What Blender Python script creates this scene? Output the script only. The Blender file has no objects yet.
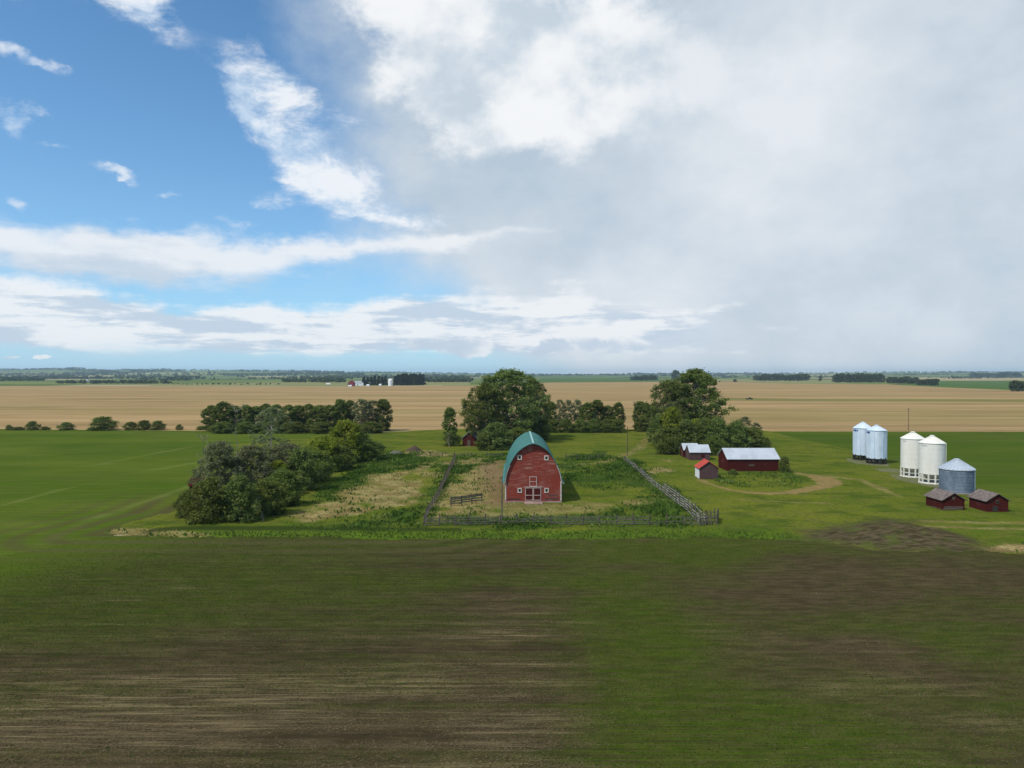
import bpy, math, random
import numpy as np
from mathutils import Vector, Matrix

# ------------------------------------------------------------------ basics
scn = bpy.context.scene
COL = scn.collection
R = math.radians
FPX, CX, CYP, HOR, CAMH = 711.0, 512.0, 384.0, 374.0, 24.0
PITCH = math.atan((CYP - HOR) / FPX)
rnd = random.Random(7)
RNG = np.random.RandomState(11)

def P(px, py, z=0.0):
    """point of the plane at height z that the photograph shows at (px, py)"""
    dx, dz, dy = (px - CX) / FPX, (CYP - py) / FPX, 1.0
    y = dy * math.cos(PITCH) + dz * math.sin(PITCH)
    zz = -dy * math.sin(PITCH) + dz * math.cos(PITCH)
    t = (z - CAMH) / zz
    return (dx * t, y * t)

def at_depth(px, py, Y):
    dx, dz = (px - CX) / FPX, (CYP - py) / FPX
    y = math.cos(PITCH) + dz * math.sin(PITCH)
    zz = -math.sin(PITCH) + dz * math.cos(PITCH)
    t = Y / y
    return (dx * t, Y, CAMH + zz * t)

def direction(px, py):
    x, y, z = at_depth(px, py, 1.0)
    z -= CAMH
    l = math.sqrt(x * x + y * y + z * z)
    return math.atan2(x, y), math.asin(z / l)

def tag(o, label=None, cat=None, group=None, kind=None):
    if label: o['label'] = label
    if cat: o['category'] = cat
    if group: o['group'] = group
    if kind: o['kind'] = kind
    return o

def empty(name, loc, rz=0.0, label=None, cat=None, group=None):
    o = bpy.data.objects.new(name, None)
    COL.objects.link(o)
    o.location = loc
    o.rotation_euler = (0, 0, rz)
    o.empty_display_size = 0.2
    return tag(o, label, cat, group)

def copy_tree(o, parent=None):
    c = o.copy()
    COL.objects.link(c)
    c.parent = parent
    for ch in list(o.children):
        copy_tree(ch, c)
    return c

def npmesh(name, V, F, mat=None, parent=None, attrs=None, smooth=False, link=True):
    V = np.asarray(V, dtype=np.float32)
    F = np.asarray(F, dtype=np.int32)
    k = F.shape[1]
    me = bpy.data.meshes.new(name)
    me.vertices.add(len(V))
    me.vertices.foreach_set('co', V.ravel())
    me.loops.add(F.size)
    me.loops.foreach_set('vertex_index', F.ravel())
    me.polygons.add(len(F))
    me.polygons.foreach_set('loop_start', np.arange(0, F.size, k, dtype=np.int32))
    if attrs:
        for an, av in attrs.items():
            a = me.attributes.new(an, 'FLOAT', 'POINT')
            a.data.foreach_set('value', np.asarray(av, dtype=np.float32).ravel())
    me.update(calc_edges=True)
    if smooth:
        me.polygons.foreach_set('use_smooth', np.ones(len(F), dtype=bool))
    if mat: me.materials.append(mat)
    o = bpy.data.objects.new(name, me)
    if link:
        COL.objects.link(o)
    o.parent = parent
    return o

class MB:
    """collects shapes into one mesh"""
    def __init__(s): s.v = []; s.f = []
    def add(s, vs, fs):
        b = len(s.v); s.v += [tuple(v) for v in vs]; s.f += [tuple(i + b for i in f) for f in fs]
    def box(s, c, d, rz=0.0, rx=0.0, ry=0.0):
        m = Matrix.Rotation(rz, 3, 'Z') @ Matrix.Rotation(ry, 3, 'Y') @ Matrix.Rotation(rx, 3, 'X')
        vs = []
        for sz in (-.5, .5):
            for sy in (-.5, .5):
                for sx in (-.5, .5):
                    p = m @ Vector((sx * d[0], sy * d[1], sz * d[2]))
                    vs.append((p.x + c[0], p.y + c[1], p.z + c[2]))
        s.add(vs, [(0, 2, 3, 1), (4, 5, 7, 6), (0, 1, 5, 4), (2, 6, 7, 3), (0, 4, 6, 2), (1, 3, 7, 5)])
        return s
    def beam(s, a, b, w, h):
        a, b = Vector(a), Vector(b); d = b - a
        q = d.to_track_quat('X', 'Z').to_matrix()
        c = (a + b) / 2; L = d.length
        vs = []
        for sz in (-.5, .5):
            for sy in (-.5, .5):
                for sx in (-.5, .5):
                    p = q @ Vector((sx * L, sy * w, sz * h)); vs.append(tuple(p + c))
        s.add(vs, [(0, 2, 3, 1), (4, 5, 7, 6), (0, 1, 5, 4), (2, 6, 7, 3), (0, 4, 6, 2), (1, 3, 7, 5)])
        return s
    def tube(s, a, b, r0, r1, n=7):
        a, b = Vector(a), Vector(b); d = b - a
        q = d.to_track_quat('Z', 'Y').to_matrix()
        vs = []
        for (c, r) in ((a, r0), (b, r1)):
            for i in range(n):
                t = 2 * math.pi * i / n
                vs.append(tuple(c + q @ Vector((r * math.cos(t), r * math.sin(t), 0))))
        fs = [(i, (i + 1) % n, n + (i + 1) % n, n + i) for i in range(n)]
        fs += [tuple(range(n - 1, -1, -1)), tuple(range(n, 2 * n))]
        s.add(vs, fs); return s
    def prism(s, poly, y0, y1):
        """poly of (x, z), extruded along y"""
        n = len(poly)
        vs = [(x, y0, z) for x, z in poly] + [(x, y1, z) for x, z in poly]
        fs = [tuple(range(n)), tuple(range(2 * n - 1, n - 1, -1))]
        fs += [(i, n + i, n + (i + 1) % n, (i + 1) % n) for i in range(n)]
        s.add(vs, fs); return s
    def lathe(s, prof, n=32, cx=0, cy=0):
        b = []; m = len(prof)
        vs = []
        for r, z in prof:
            for i in range(n):
                t = 2 * math.pi * i / n
                vs.append((cx + r * math.cos(t), cy + r * math.sin(t), z))
        fs = []
        for j in range(m - 1):
            for i in range(n):
                fs.append((j * n + i, j * n + (i + 1) % n, (j + 1) * n + (i + 1) % n, (j + 1) * n + i))
        s.add(vs, fs); return s
    def build(s, name, mat=None, parent=None, smooth=None, bevel=0.0):
        me = bpy.data.meshes.new(name)
        me.from_pydata(s.v, [], s.f)
        me.update()
        if mat: me.materials.append(mat)
        o = bpy.data.objects.new(name, me)
        COL.objects.link(o)
        o.parent = parent
        if smooth is not None:
            me.polygons.foreach_set('use_smooth', [True] * len(me.polygons))
            try:
                me.set_sharp_from_angle(angle=R(smooth))
            except Exception:
                pass
        return o

# ------------------------------------------------------------------ noise
_T = np.random.RandomState(3).rand(256, 256)
def vnoise(x, y, seed=0):
    x = np.asarray(x, float) + seed * 37.17; y = np.asarray(y, float) + seed * 91.73
    xi = np.floor(x).astype(int); yi = np.floor(y).astype(int)
    fx = x - xi; fy = y - yi
    fx = fx * fx * (3 - 2 * fx); fy = fy * fy * (3 - 2 * fy)
    a = _T[xi & 255, yi & 255]; b = _T[(xi + 1) & 255, yi & 255]
    c = _T[xi & 255, (yi + 1) & 255]; d = _T[(xi + 1) & 255, (yi + 1) & 255]
    return (a * (1 - fx) + b * fx) * (1 - fy) + (c * (1 - fx) + d * fx) * fy
def fbm(x, y, seed=0, oct=4):
    s = 0; a = .5; t = 0
    for i in range(oct):
        s = s + a * vnoise(x * 2 ** i, y * 2 ** i, seed + i); t += a; a *= .5
    return s / t
def sstep(a, b, x):
    t = np.clip((x - a) / (b - a), 0, 1); return t * t * (3 - 2 * t)
def sdist(X, Y, poly):
    """signed distance to a polygon, negative inside"""
    poly = np.asarray(poly, float); n = len(poly)
    d = np.full(X.shape, 1e18); ins = np.zeros(X.shape, bool)
    for i in range(n):
        ax, ay = poly[i]; bx, by = poly[(i + 1) % n]
        ex, ey = bx - ax, by - ay; wx, wy = X - ax, Y - ay
        t = np.clip((wx * ex + wy * ey) / (ex * ex + ey * ey + 1e-12), 0, 1)
        d = np.minimum(d, (wx - ex * t) ** 2 + (wy - ey * t) ** 2)
        c = ((ay > Y) != (by > Y)) & (X < (bx - ax) * (Y - ay) / (by - ay + 1e-12) + ax)
        ins ^= c
    d = np.sqrt(d)
    return np.where(ins, -d, d)
def pmask(X, Y, pix, w=1.5, amp=3.0, sc=.25, seed=1):
    sd = sdist(X, Y, [P(*p) for p in pix])
    sd = sd + (fbm(X * sc, Y * sc, seed) - .5) * 2 * amp
    return sstep(w, -w, sd)
def linedist(X, Y, pts):
    d = np.full(X.shape, 1e18)
    for (ax, ay), (bx, by) in zip(pts[:-1], pts[1:]):
        ex, ey = bx - ax, by - ay; wx, wy = X - ax, Y - ay
        t = np.clip((wx * ex + wy * ey) / (ex * ex + ey * ey + 1e-12), 0, 1)
        d = np.minimum(d, (wx - ex * t) ** 2 + (wy - ey * t) ** 2)
    return np.sqrt(d)

# ------------------------------------------------------------------ materials
class NT:
    def __init__(s, tree): s.t = tree; s.l = tree.links
    def n(s, kind, **kw):
        x = s.t.nodes.new(kind)
        for k, v in kw.items(): setattr(x, k, v)
        return x
    def put(s, sock, v):
        if isinstance(v, bpy.types.NodeSocket): s.l.new(v, sock)
        elif v is not None:
            if isinstance(v, tuple) and len(v) == 3 and sock.type == 'RGBA': v = (*v, 1)
            sock.default_value = v
    def m(s, op, a, b=None, c=None, clamp=False):
        x = s.n('ShaderNodeMath', operation=op, use_clamp=clamp)
        s.put(x.inputs[0], a)
        if b is not None: s.put(x.inputs[1], b)
        if c is not None: s.put(x.inputs[2], c)
        return x.outputs[0]
    def mix(s, f, a, b, blend='MIX'):
        x = s.n('ShaderNodeMix', data_type='RGBA', blend_type=blend)
        s.put(x.inputs[0], f); s.put(x.inputs[6], a); s.put(x.inputs[7], b)
        return x.outputs[2]
    def ss(s, x, lo, hi):
        r = s.n('ShaderNodeMapRange', interpolation_type='SMOOTHSTEP')
        s.put(r.inputs[0], x); r.inputs[1].default_value = lo; r.inputs[2].default_value = hi
        return r.outputs[0]
    def noise(s, vec, scale, detail=4, rough=.55, dist=0.0, lac=2.0):
        x = s.n('ShaderNodeTexNoise')
        s.put(x.inputs['Vector'], vec)
        x.inputs['Scale'].default_value = scale; x.inputs['Detail'].default_value = detail
        x.inputs['Roughness'].default_value = rough; x.inputs['Distortion'].default_value = dist
        x.inputs['Lacunarity'].default_value = lac
        return x.outputs['Fac']
    def scale(s, vec, sc, off=(0, 0, 0)):
        x = s.n('ShaderNodeMapping'); s.put(x.inputs[0], vec)
        x.inputs['Scale'].default_value = sc; x.inputs['Location'].default_value = off
        return x.outputs[0]
    def attr(s, name):
        return s.n('ShaderNodeAttribute', attribute_name=name).outputs['Fac']
    def pos(s): return s.n('ShaderNodeNewGeometry').outputs['Position']
    def obj(s): return s.n('ShaderNodeTexCoord').outputs['Object']
    def orand(s): return s.n('ShaderNodeObjectInfo').outputs['Random']

def new_mat(name):
    m = bpy.data.materials.new(name); m.use_nodes = True
    t = m.node_tree; t.nodes.clear()
    k = NT(t)
    out = k.n('ShaderNodeOutputMaterial')
    b = k.n('ShaderNodeBsdfPrincipled')
    b.inputs['Roughness'].default_value = .9
    b.inputs['Specular IOR Level'].default_value = .0
    k.l.new(b.outputs[0], out.inputs[0])
    return m, k, b, out
def bump(k, b, h, dist, strength=1.0):
    x = k.n('ShaderNodeBump'); x.inputs['Distance'].default_value = dist
    x.inputs['Strength'].default_value = strength
    k.l.new(h, x.inputs['Height']); k.l.new(x.outputs[0], b.inputs['Normal'])

def mottled(name, c0, c1, scale=(1, 1, 1), sc=2.0, rough=.85, metal=0.0, spec=.06, detail=6, bmp=0.0, lo=.3, hi=.7):
    m, k, b, out = new_mat(name)
    v = k.scale(k.obj(), scale)
    n = k.ss(k.noise(v, sc, detail, .62), lo, hi)
    k.put(b.inputs['Base Color'], k.mix(n, c0, c1))
    b.inputs['Roughness'].default_value = rough; b.inputs['Metallic'].default_value = metal
    b.inputs['Specular IOR Level'].default_value = spec
    if bmp: bump(k, b, n, bmp)
    return m

M = {}
def siding(name, red, worn, pale, board=.2, worn_amt=.5, vertical=False):
    """painted boards, weathered in streaks that follow the boards"""
    m, k, b, out = new_mat(name)
    o = k.obj()
    long_ = (.25, .25, 5) if not vertical else (5, 5, .25)
    v = k.scale(o, long_)
    n1 = k.noise(v, 1.3, 6, .65)
    n2 = k.noise(o, .35, 4, .6)
    n3 = k.noise(k.scale(o, (.25, .25, 6) if not vertical else (9, 9, .6)), 1.7, 3, .6)
    c = k.mix(k.ss(n1, .38, .68), red, worn)
    w = k.m('MULTIPLY', k.ss(n3, .52, .64), k.ss(n2, .36 + .3 * (1 - worn_amt), .62 + .2 * (1 - worn_amt)))
    w = k.m('MULTIPLY', w, .8)
    c = k.mix(w, c, pale)
    sep = k.n('ShaderNodeSeparateXYZ'); k.put(sep.inputs[0], o)
    ax = sep.outputs[2] if not vertical else k.m('ADD', sep.outputs[0], sep.outputs[1])
    fr = k.m('FRACT', k.m('DIVIDE', ax, board))
    groove = k.ss(k.m('ABSOLUTE', k.m('SUBTRACT', fr, .5)), .5, .42)
    c = k.mix(k.m('MULTIPLY', k.m('SUBTRACT', 1.0, groove), .45), c, (.02, .012, .01))
    k.put(b.inputs['Base Color'], c)
    b.inputs['Roughness'].default_value = .8
    bump(k, b, groove, .02)
    return m
M['barn_red'] = siding('barn_red_boards', (.245, .040, .028), (.185, .060, .046), (.44, .29, .25), .22, 1.0)
M['shed_red'] = siding('shed_red_boards', (.082, .015, .013), (.05, .016, .014), (.18, .13, .12), .2, .4)
M['dark_red'] = siding('dark_red_boards', (.075, .014, .012), (.045, .014, .012), (.13, .1, .09), .2, .3)
M['grey_boards'] = siding('weathered_boards', (.105, .06, .062), (.065, .045, .046), (.2, .17, .165), .2, .6)
M['white_paint'] = mottled('white_paint', (.60, .57, .53), (.40, .34, .31), sc=3)
M['white_door'] = mottled('white_board', (.72, .74, .76), (.58, .6, .62), sc=2)
M['trim_pale'] = mottled('pale_trim', (.55, .52, .5), (.4, .3, .28), sc=3)
M['trim_pink'] = mottled('worn_white_trim', (.58, .50, .48), (.40, .27, .25), sc=2.2)
M['concrete'] = mottled('concrete', (.36, .27, .24), (.22, .14, .12), sc=1.5, bmp=.02)
M['dark_pane'] = mottled('dark_glass', (.012, .014, .016), (.02, .02, .02), rough=.15, spec=.5)
M['dark_iron'] = mottled('dark_iron', (.03, .03, .032), (.05, .045, .04), rough=.6)
M['pole_wood'] = mottled('pole_wood', (.07, .05, .038), (.12, .09, .07), (3, 3, .3), 2)
M['fence_grey'] = mottled('fence_grey', (.16, .145, .13), (.07, .06, .052), (1, 1, 3), 2.5)
M['fence_pale'] = mottled('fence_pale', (.40, .40, .38), (.2, .19, .17), (1, 1, 3), 2.5)
M['fence_dark'] = mottled('fence_dark', (.12, .09, .075), (.06, .048, .04), (1, 1, 3), 2.5)

def metal_roof(name, c0, c1, pitch=.45, axis=1, rough=.45, metal=.25):
    m, k, b, out = new_mat(name)
    o = k.obj()
    n = k.noise(k.scale(o, (1, 1, .4)), .5, 5, .6)
    c = k.mix(k.ss(n, .35, .7), c0, c1)
    sep = k.n('ShaderNodeSeparateXYZ'); k.put(sep.inputs[0], o)
    fr = k.m('FRACT', k.m('DIVIDE', sep.outputs[axis], pitch))
    h = k.ss(k.m('ABSOLUTE', k.m('SUBTRACT', fr, .5)), .12, .02)
    k.put(b.inputs['Base Color'], c)
    b.inputs['Roughness'].default_value = rough; b.inputs['Metallic'].default_value = metal
    bump(k, b, h, .03)
    return m
M['teal_roof'] = metal_roof('teal_sheet_roof', (.050, .160, .150), (.085, .20, .185), .5, 1, .5, .1)
M['tin_x'] = metal_roof('pale_tin_roof', (.52, .57, .64), (.44, .48, .54), .5, 0, .5, .3)
M['tin_y'] = metal_roof('blue_tin_roof', (.38, .5, .62), (.3, .38, .46), .5, 1, .5, .3)
M['red_tin'] = metal_roof('bright_red_roof', (.46, .075, .06), (.36, .07, .058), .4, 1, .55, .0)
M['shingle'] = mottled('old_shingle', (.105, .085, .078), (.18, .15, .14), (1, 1, 1), 1.8, bmp=.04, lo=.35, hi=.6)
M['far_red'] = mottled('far_red', (.22, .03, .03), (.16, .03, .03))
M['far_white'] = mottled('far_white', (.75, .76, .78), (.62, .64, .66))
M['far_grey'] = mottled('far_grey_roof', (.32, .37, .42), (.24, .27, .3))
M['vehicle'] = mottled('dark_vehicle_paint', (.012, .013, .016), (.02, .02, .022), rough=.35, spec=.5)
M['rubber'] = mottled('tyre_rubber', (.02, .02, .02), (.03, .03, .03))
M['white_bin'] = mottled('white_bin_steel', (.74, .73, .69), (.66, .65, .60), (1, 1, .25), .8, rough=.45, spec=.4)
M['leaf_dead'] = mottled('bare_wood', (.24, .22, .19), (.14, .12, .1), (1, 1, .3), 2)

def steel(name, c0, c1, metal, rough, pitch, amp):
    m, k, b, out = new_mat(name)
    o = k.obj()
    n = k.noise(k.scale(o, (1, 1, .5)), .8, 5, .6)
    k.put(b.inputs['Base Color'], k.mix(k.ss(n, .35, .68), c0, c1))
    b.inputs['Metallic'].default_value = metal; b.inputs['Roughness'].default_value = rough
    sep = k.n('ShaderNodeSeparateXYZ'); k.put(sep.inputs[0], o)
    h = k.m('SINE', k.m('MULTIPLY', sep.outputs[2], 2 * math.pi / pitch))
    bump(k, b, h, amp)
    return m
M['blue_bin'] = steel('bright_galvanised_bin', (.66, .74, .84), (.54, .65, .78), .2, .38, .27, .012)
M['grey_bin'] = steel('weathered_galvanised_bin', (.19, .235, .30), (.12, .155, .205), .15, .68, .3, .012)
M['grey_bin_roof'] = mottled('galvanised_roof', (.50, .56, .64), (.40, .46, .54), rough=.5, metal=.3)
M['decal'] = mottled('dark_blue_decal', (.03, .07, .2), (.04, .09, .24), rough=.5)
M['decal_grey'] = mottled('grey_decal', (.4, .4, .42), (.5, .5, .5), rough=.5)

# foliage: attribute «tint» is the leaf's own colour, object random shifts whole copies
def leaf_mat(name, dark, light, sun, trans=.25, spread=.5):
    m, k, b, out = new_mat(name)
    t = k.attr('tint')
    c = k.mix(k.ss(t, 0, .75), dark, light)
    c = k.mix(k.ss(t, .7, 1.0), c, sun)
    r = k.orand()
    hs = k.n('ShaderNodeHueSaturation')
    k.put(hs.inputs['Hue'], k.m('ADD', .5, k.m('MULTIPLY', k.m('SUBTRACT', r, .5), .05 * spread)))
    k.put(hs.inputs['Value'], k.m('ADD', 1 - .3 * spread, k.m('MULTIPLY', r, .6 * spread)))
    k.put(hs.inputs['Color'], c)
    k.put(b.inputs['Base Color'], hs.outputs[0])
    b.inputs['Roughness'].default_value = .6
    tr = k.n('ShaderNodeBsdfTranslucent'); k.put(tr.inputs[0], hs.outputs[0])
    mx = k.n('ShaderNodeMixShader'); mx.inputs[0].default_value = trans
    k.l.new(b.outputs[0], mx.inputs[1]); k.l.new(tr.outputs[0], mx.inputs[2])
    k.l.new(mx.outputs[0], out.inputs[0])
    return m
M['leaf_dark'] = leaf_mat('dark_green_leaves', (.076, .110, .024), (.155, .198, .046), (.24, .265, .095), .42)
M['leaf_grey'] = leaf_mat('grey_green_leaves', (.112, .138, .062), (.20, .228, .108), (.33, .34, .21), .42)
M['leaf_mid'] = leaf_mat('mid_green_leaves', (.090, .136, .034), (.172, .225, .060), (.255, .29, .115), .42)
M['leaf_lime'] = leaf_mat('yellow_green_leaves', (.115, .16, .019), (.22, .26, .032), (.30, .31, .055), .42)
M['leaf_spruce'] = leaf_mat('spruce_needles', (.012, .022, .012), (.026, .042, .02), (.04, .055, .03), .1)
M['leaf_far'] = leaf_mat('far_tree_leaves', (.030, .048, .022), (.058, .084, .034), (.08, .105, .045), .15)
M['bark'] = mottled('bark', (.12, .10, .085), (.2, .18, .155), (2, 2, .5), 2)
M['pale_bark'] = mottled('pale_bark', (.34, .31, .27), (.2, .18, .15), (2, 2, .5), 2)
M['weed'] = leaf_mat('weed_leaves', (.036, .080, .013), (.085, .15, .025), (.17, .22, .06), .25)
M['grass'] = leaf_mat('grass_blades', (.06, .10, .016), (.115, .155, .026), (.24, .22, .075), .2)
M['dry'] = leaf_mat('dry_stalks', (.17, .125, .055), (.30, .23, .11), (.44, .35, .19), .15)
M['seedling'] = leaf_mat('crop_seedlings', (.034, .066, .006), (.06, .098, .010), (.10, .13, .022), .3)
M['straw'] = leaf_mat('straw_pieces', (.17, .13, .075), (.27, .21, .13), (.40, .33, .21), .05)

# ------------------------------------------------------------------ foliage builders
def rot_cards(C, N, S, asp, rng, jitter=1.0):
    """rhombus cards centred at C with normals N and size S"""
    n = len(C)
    N = N + rng.normal(0, .001, N.shape)
    N = N / np.linalg.norm(N, axis=1, keepdims=True)
    A = rng.normal(0, 1, (n, 3))
    U = np.cross(N, A); U /= np.linalg.norm(U, axis=1, keepdims=True)
    W = np.cross(N, U)
    S = S[:, None]
    bend = N * S * rng.uniform(-.25, .25, (n, 1))
    V = np.stack([C + U * S, C + W * S * asp + bend, C - U * S, C - W * S * asp + bend], 1).reshape(-1, 3)
    F = np.arange(4 * n).reshape(n, 4)
    return V, F

def make_crown(seed, h, r, z0, nclump, nleaf, leaf, shape='oval', squash=.75, clump_r=.2, lobes=.35, gap=0.0, biash=0.0):
    rng = np.random.RandomState(seed)
    cs = []
    tries = 0
    top = h
    ph = rng.uniform(0, 6.28, 6)
    while len(cs) < nclump and tries < nclump * 40:
        tries += 1
        t = rng.uniform(0, 1)
        if shape == 'oval':
            prof = math.sqrt(max(0, 1 - (2 * t - .9) ** 2 / 1.21)) if t > .45 else math.sqrt(max(0, 1 - (t - .45) ** 2 * 3.2))
        elif shape == 'bush':
            prof = math.sqrt(max(0, 1 - t ** 2.2)) * (0.85 + .15 * t)
        elif shape == 'tall':
            prof = (.72 + .28 * math.sin(math.pi * min(1, t / .62) * .5)) if t < .62 else math.sqrt(max(0, 1 - ((t - .62) / .38) ** 2))
        else:
            prof = (1 - t) ** .9 + .06
        a = rng.uniform(0, 2 * math.pi)
        lob = 1 + lobes * (math.sin(2 * a + ph[0] + 3 * t) * .5 + math.sin(3 * a + ph[1] - 5 * t) * .35 + math.sin(9 * t + ph[2]) * .3)
        rr = r * prof * lob * rng.uniform(0, 1) ** .42
        z = z0 + (top - z0) * t
        if rng.rand() < gap: continue
        cs.append((rr * math.cos(a), rr * math.sin(a), z))
    cs = np.array(cs)
    cr = r * clump_r * rng.uniform(.65, 1.35, len(cs))
    ctint = rng.uniform(0, 1, len(cs))
    C = []; N = []; T = []; S = []
    for i in range(len(cs)):
        k = int(nleaf * rng.uniform(.6, 1.4))
        d = rng.normal(0, 1, (k, 3)); d /= np.linalg.norm(d, axis=1, keepdims=True)
        rad = rng.uniform(0, 1, (k, 1)) ** .5
        rad = rad * (1 + .75 * rng.uniform(0, 1, (k, 1)) ** 3)
        p = cs[i] + d * rad * cr[i] * np.array([1, 1, squash])
        nn = d * .9 + np.array([0, 0, .45]) + rng.normal(0, .55, (k, 3))
        C.append(p); N.append(nn)
        T.append(np.clip(ctint[i] * .6 + rng.uniform(0, .4, k), 0, 1))
        S.append(leaf * rng.uniform(.6, 1.4, k))
    C = np.concatenate(C); N = np.concatenate(N); T = np.concatenate(T); S = np.concatenate(S)
    C[:, 2] = np.maximum(C[:, 2], .12)
    V, F = rot_cards(C, N, S, .6, rng)
    return cs, V, F, np.repeat(T, 4)

def make_limbs(seed, h, cs, r0, z0, nl=16, twig=0):
    rng = random.Random(seed)
    mb = MB()
    pts = []
    n = 6
    for i in range(n + 1):
        t = i / n
        pts.append(Vector((math.sin(t * 2.3 + seed) * .02 * h * t, math.cos(t * 1.9 + seed) * .02 * h * t, t * h * .82)))
    rad = [r0 * (1 - .85 * i / n) * (1.35 if i == 0 else 1) for i in range(n + 1)]
    for i in range(n):
        mb.tube(pts[i], pts[i + 1], rad[i], rad[i + 1], 8)
    idx = list(range(len(cs))); rng.shuffle(idx)
    for j in idx[:nl]:
        c = Vector(cs[j])
        zb = min(max(z0 * .6, c.z - .55 * math.hypot(c.x, c.y) - .05 * h), h * .75)
        t = zb / (h * .82); i = min(n - 1, int(t * n)); f = t * n - i
        b = pts[i].lerp(pts[i + 1], f); rb = (rad[i] + (rad[i + 1] - rad[i]) * f) * .55
        mid = b.lerp(c, .5) + Vector((0, 0, .06 * (c - b).length)) + Vector((rng.uniform(-1, 1), rng.uniform(-1, 1), 0)) * .05 * (c - b).length
        mb.tube(b, mid, rb, rb * .6, 5); mb.tube(mid, c, rb * .6, rb * .2, 5)
        for _ in range(twig):
            e = c + Vector((rng.uniform(-1, 1), rng.uniform(-1, 1), rng.uniform(.1, 1.2))) * .09 * h
            mb.tube(c, e, rb * .22, rb * .06, 4)
    return mb

PROTO = {}
def tree_proto(key, name, mat, barkm, seed, h, r, z0, nclump, nleaf, leaf, shape, r0, nl=16, twig=0, pn=('trunk', 'crown'), **kw):
    cs, V, F, T = make_crown(seed, h, r, z0, nclump, nleaf, leaf, shape, **kw)
    root = bpy.data.objects.new(name, None)
    root.empty_display_size = .3
    tr = make_limbs(seed, h, cs, r0, z0, nl, twig).build(pn[0], M[barkm], root)
    cr = npmesh(pn[1], V, F, M[mat], root, {'tint': T})
    for o in (tr, cr): COL.objects.unlink(o)
    PROTO[key] = (root, h, float(np.percentile(np.hypot(V[:, 0], V[:, 1]), 95)) * 2, cr)

tree_proto('big', 'broadleaf_tree', 'leaf_mid', 'bark', 21, 24, 9.5, 1.5, 430, 54, .29, 'oval', .45, 70, 3, clump_r=.115, lobes=.42)
tree_proto('big2', 'broadleaf_tree', 'leaf_dark', 'pale_bark', 27, 22, 8.0, 1.0, 420, 54, .28, 'oval', .4, 70, 3, clump_r=.125, lobes=.34)
tree_proto('poplar', 'poplar_tree', 'leaf_dark', 'bark', 31, 12, 3.1, .3, 260, 46, .21, 'tall', .16, 24, 1, clump_r=.19, lobes=.2)
tree_proto('poplar2', 'poplar_tree', 'leaf_dark', 'bark', 32, 12, 2.9, .3, 250, 46, .21, 'tall', .16, 24, 1, clump_r=.19, lobes=.2)
tree_proto('thin', 'poplar_tree', 'leaf_grey', 'pale_bark', 33, 12, 2.8, 1.6, 150, 30, .20, 'tall', .15, 30, 3, clump_r=.2, lobes=.2)
tree_proto('bush', 'leafy_shrub', 'leaf_dark', 'bark', 41, 6, 3.5, .25, 150, 60, .16, 'bush', .12, 14, 1, clump_r=.19, pn=('stem', 'foliage'))
tree_proto('bush2', 'leafy_shrub', 'leaf_mid', 'bark', 42, 6, 3.4, .25, 150, 58, .16, 'bush', .12, 14, 1, clump_r=.19, pn=('stem', 'foliage'))
tree_proto('lime', 'leafy_shrub', 'leaf_lime', 'bark', 43, 7, 3.4, .4, 160, 58, .165, 'bush', .14, 16, 1, clump_r=.18, pn=('stem', 'foliage'))
tree_proto('grey', 'willow_tree', 'leaf_grey', 'pale_bark', 44, 11, 4.0, .6, 230, 50, .17, 'oval', .2, 60, 4, clump_r=.16)
tree_proto('greythin', 'willow_tree', 'leaf_grey', 'pale_bark', 45, 15, 3.2, 2.2, 130, 36, .18, 'tall', .2, 50, 4, clump_r=.18, lobes=.25)
tree_proto('spruce', 'spruce_tree', 'leaf_spruce', 'bark', 51, 20, 3.6, .6, 130, 12, .9, 'cone', .25, 4, 0, clump_r=.3, lobes=.15)
tree_proto('far', 'broadleaf_tree', 'leaf_far', 'bark', 52, 14, 5.5, .8, 60, 16, 1.0, 'oval', .25, 8, 0, clump_r=.3)

_first = set()
def put_tree(key, px, py, w, top, label, cat='tree', group=None, rz=None, name=None, Y=None):
    root, h, wid, cr = PROTO[key]
    X, Yg = P(px, py)
    depth = Yg + 0.0
    ht = at_depth(px, top, depth)[2]
    wm = w * depth / FPX
    if key not in _first:
        _first.add(key); o = root; COL.objects.link(o)
        for ch in o.children: COL.objects.link(ch)
    else:
        o = copy_tree(root)
    o.location = (X, Yg, -.03)
    sxy = wm / wid
    o.scale = (sxy, sxy * rnd.uniform(.9, 1.1), ht / h)
    o.rotation_euler = (0, 0, rnd.uniform(0, 6.28) if rz is None else rz)
    if name: o.name = name
    for kx in ('label', 'category', 'group'):
        if kx in o: del o[kx]
    tag(o, label, cat, group)
    return o

exec_order = []
# ==================================================================
# CAMERA, SUN, SKY
# ==================================================================
cam = bpy.data.cameras.new('camera'); co = bpy.data.objects.new('camera', cam); COL.objects.link(co)
co.location = (0, 0, CAMH); co.rotation_euler = (R(90) - PITCH, 0, 0)
cam.sensor_width = 36; cam.lens = FPX / 1024 * 36
cam.clip_start = .5; cam.clip_end = 60000
scn.camera = co

SAZ = (-.78, -.62); SEL = R(50)
_l = math.hypot(*SAZ)
sdir = Vector((SAZ[0] / _l * math.cos(SEL), SAZ[1] / _l * math.cos(SEL), math.sin(SEL)))
sun = bpy.data.lights.new('sun', 'SUN'); so = bpy.data.objects.new('sun', sun); COL.objects.link(so)
sun.energy = 3.7; sun.angle = R(1.5); sun.color = (1, .92, .78)
so.rotation_euler = (-sdir).to_track_quat('-Z', 'Y').to_euler()
so.location = (0, 0, 200)

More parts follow.
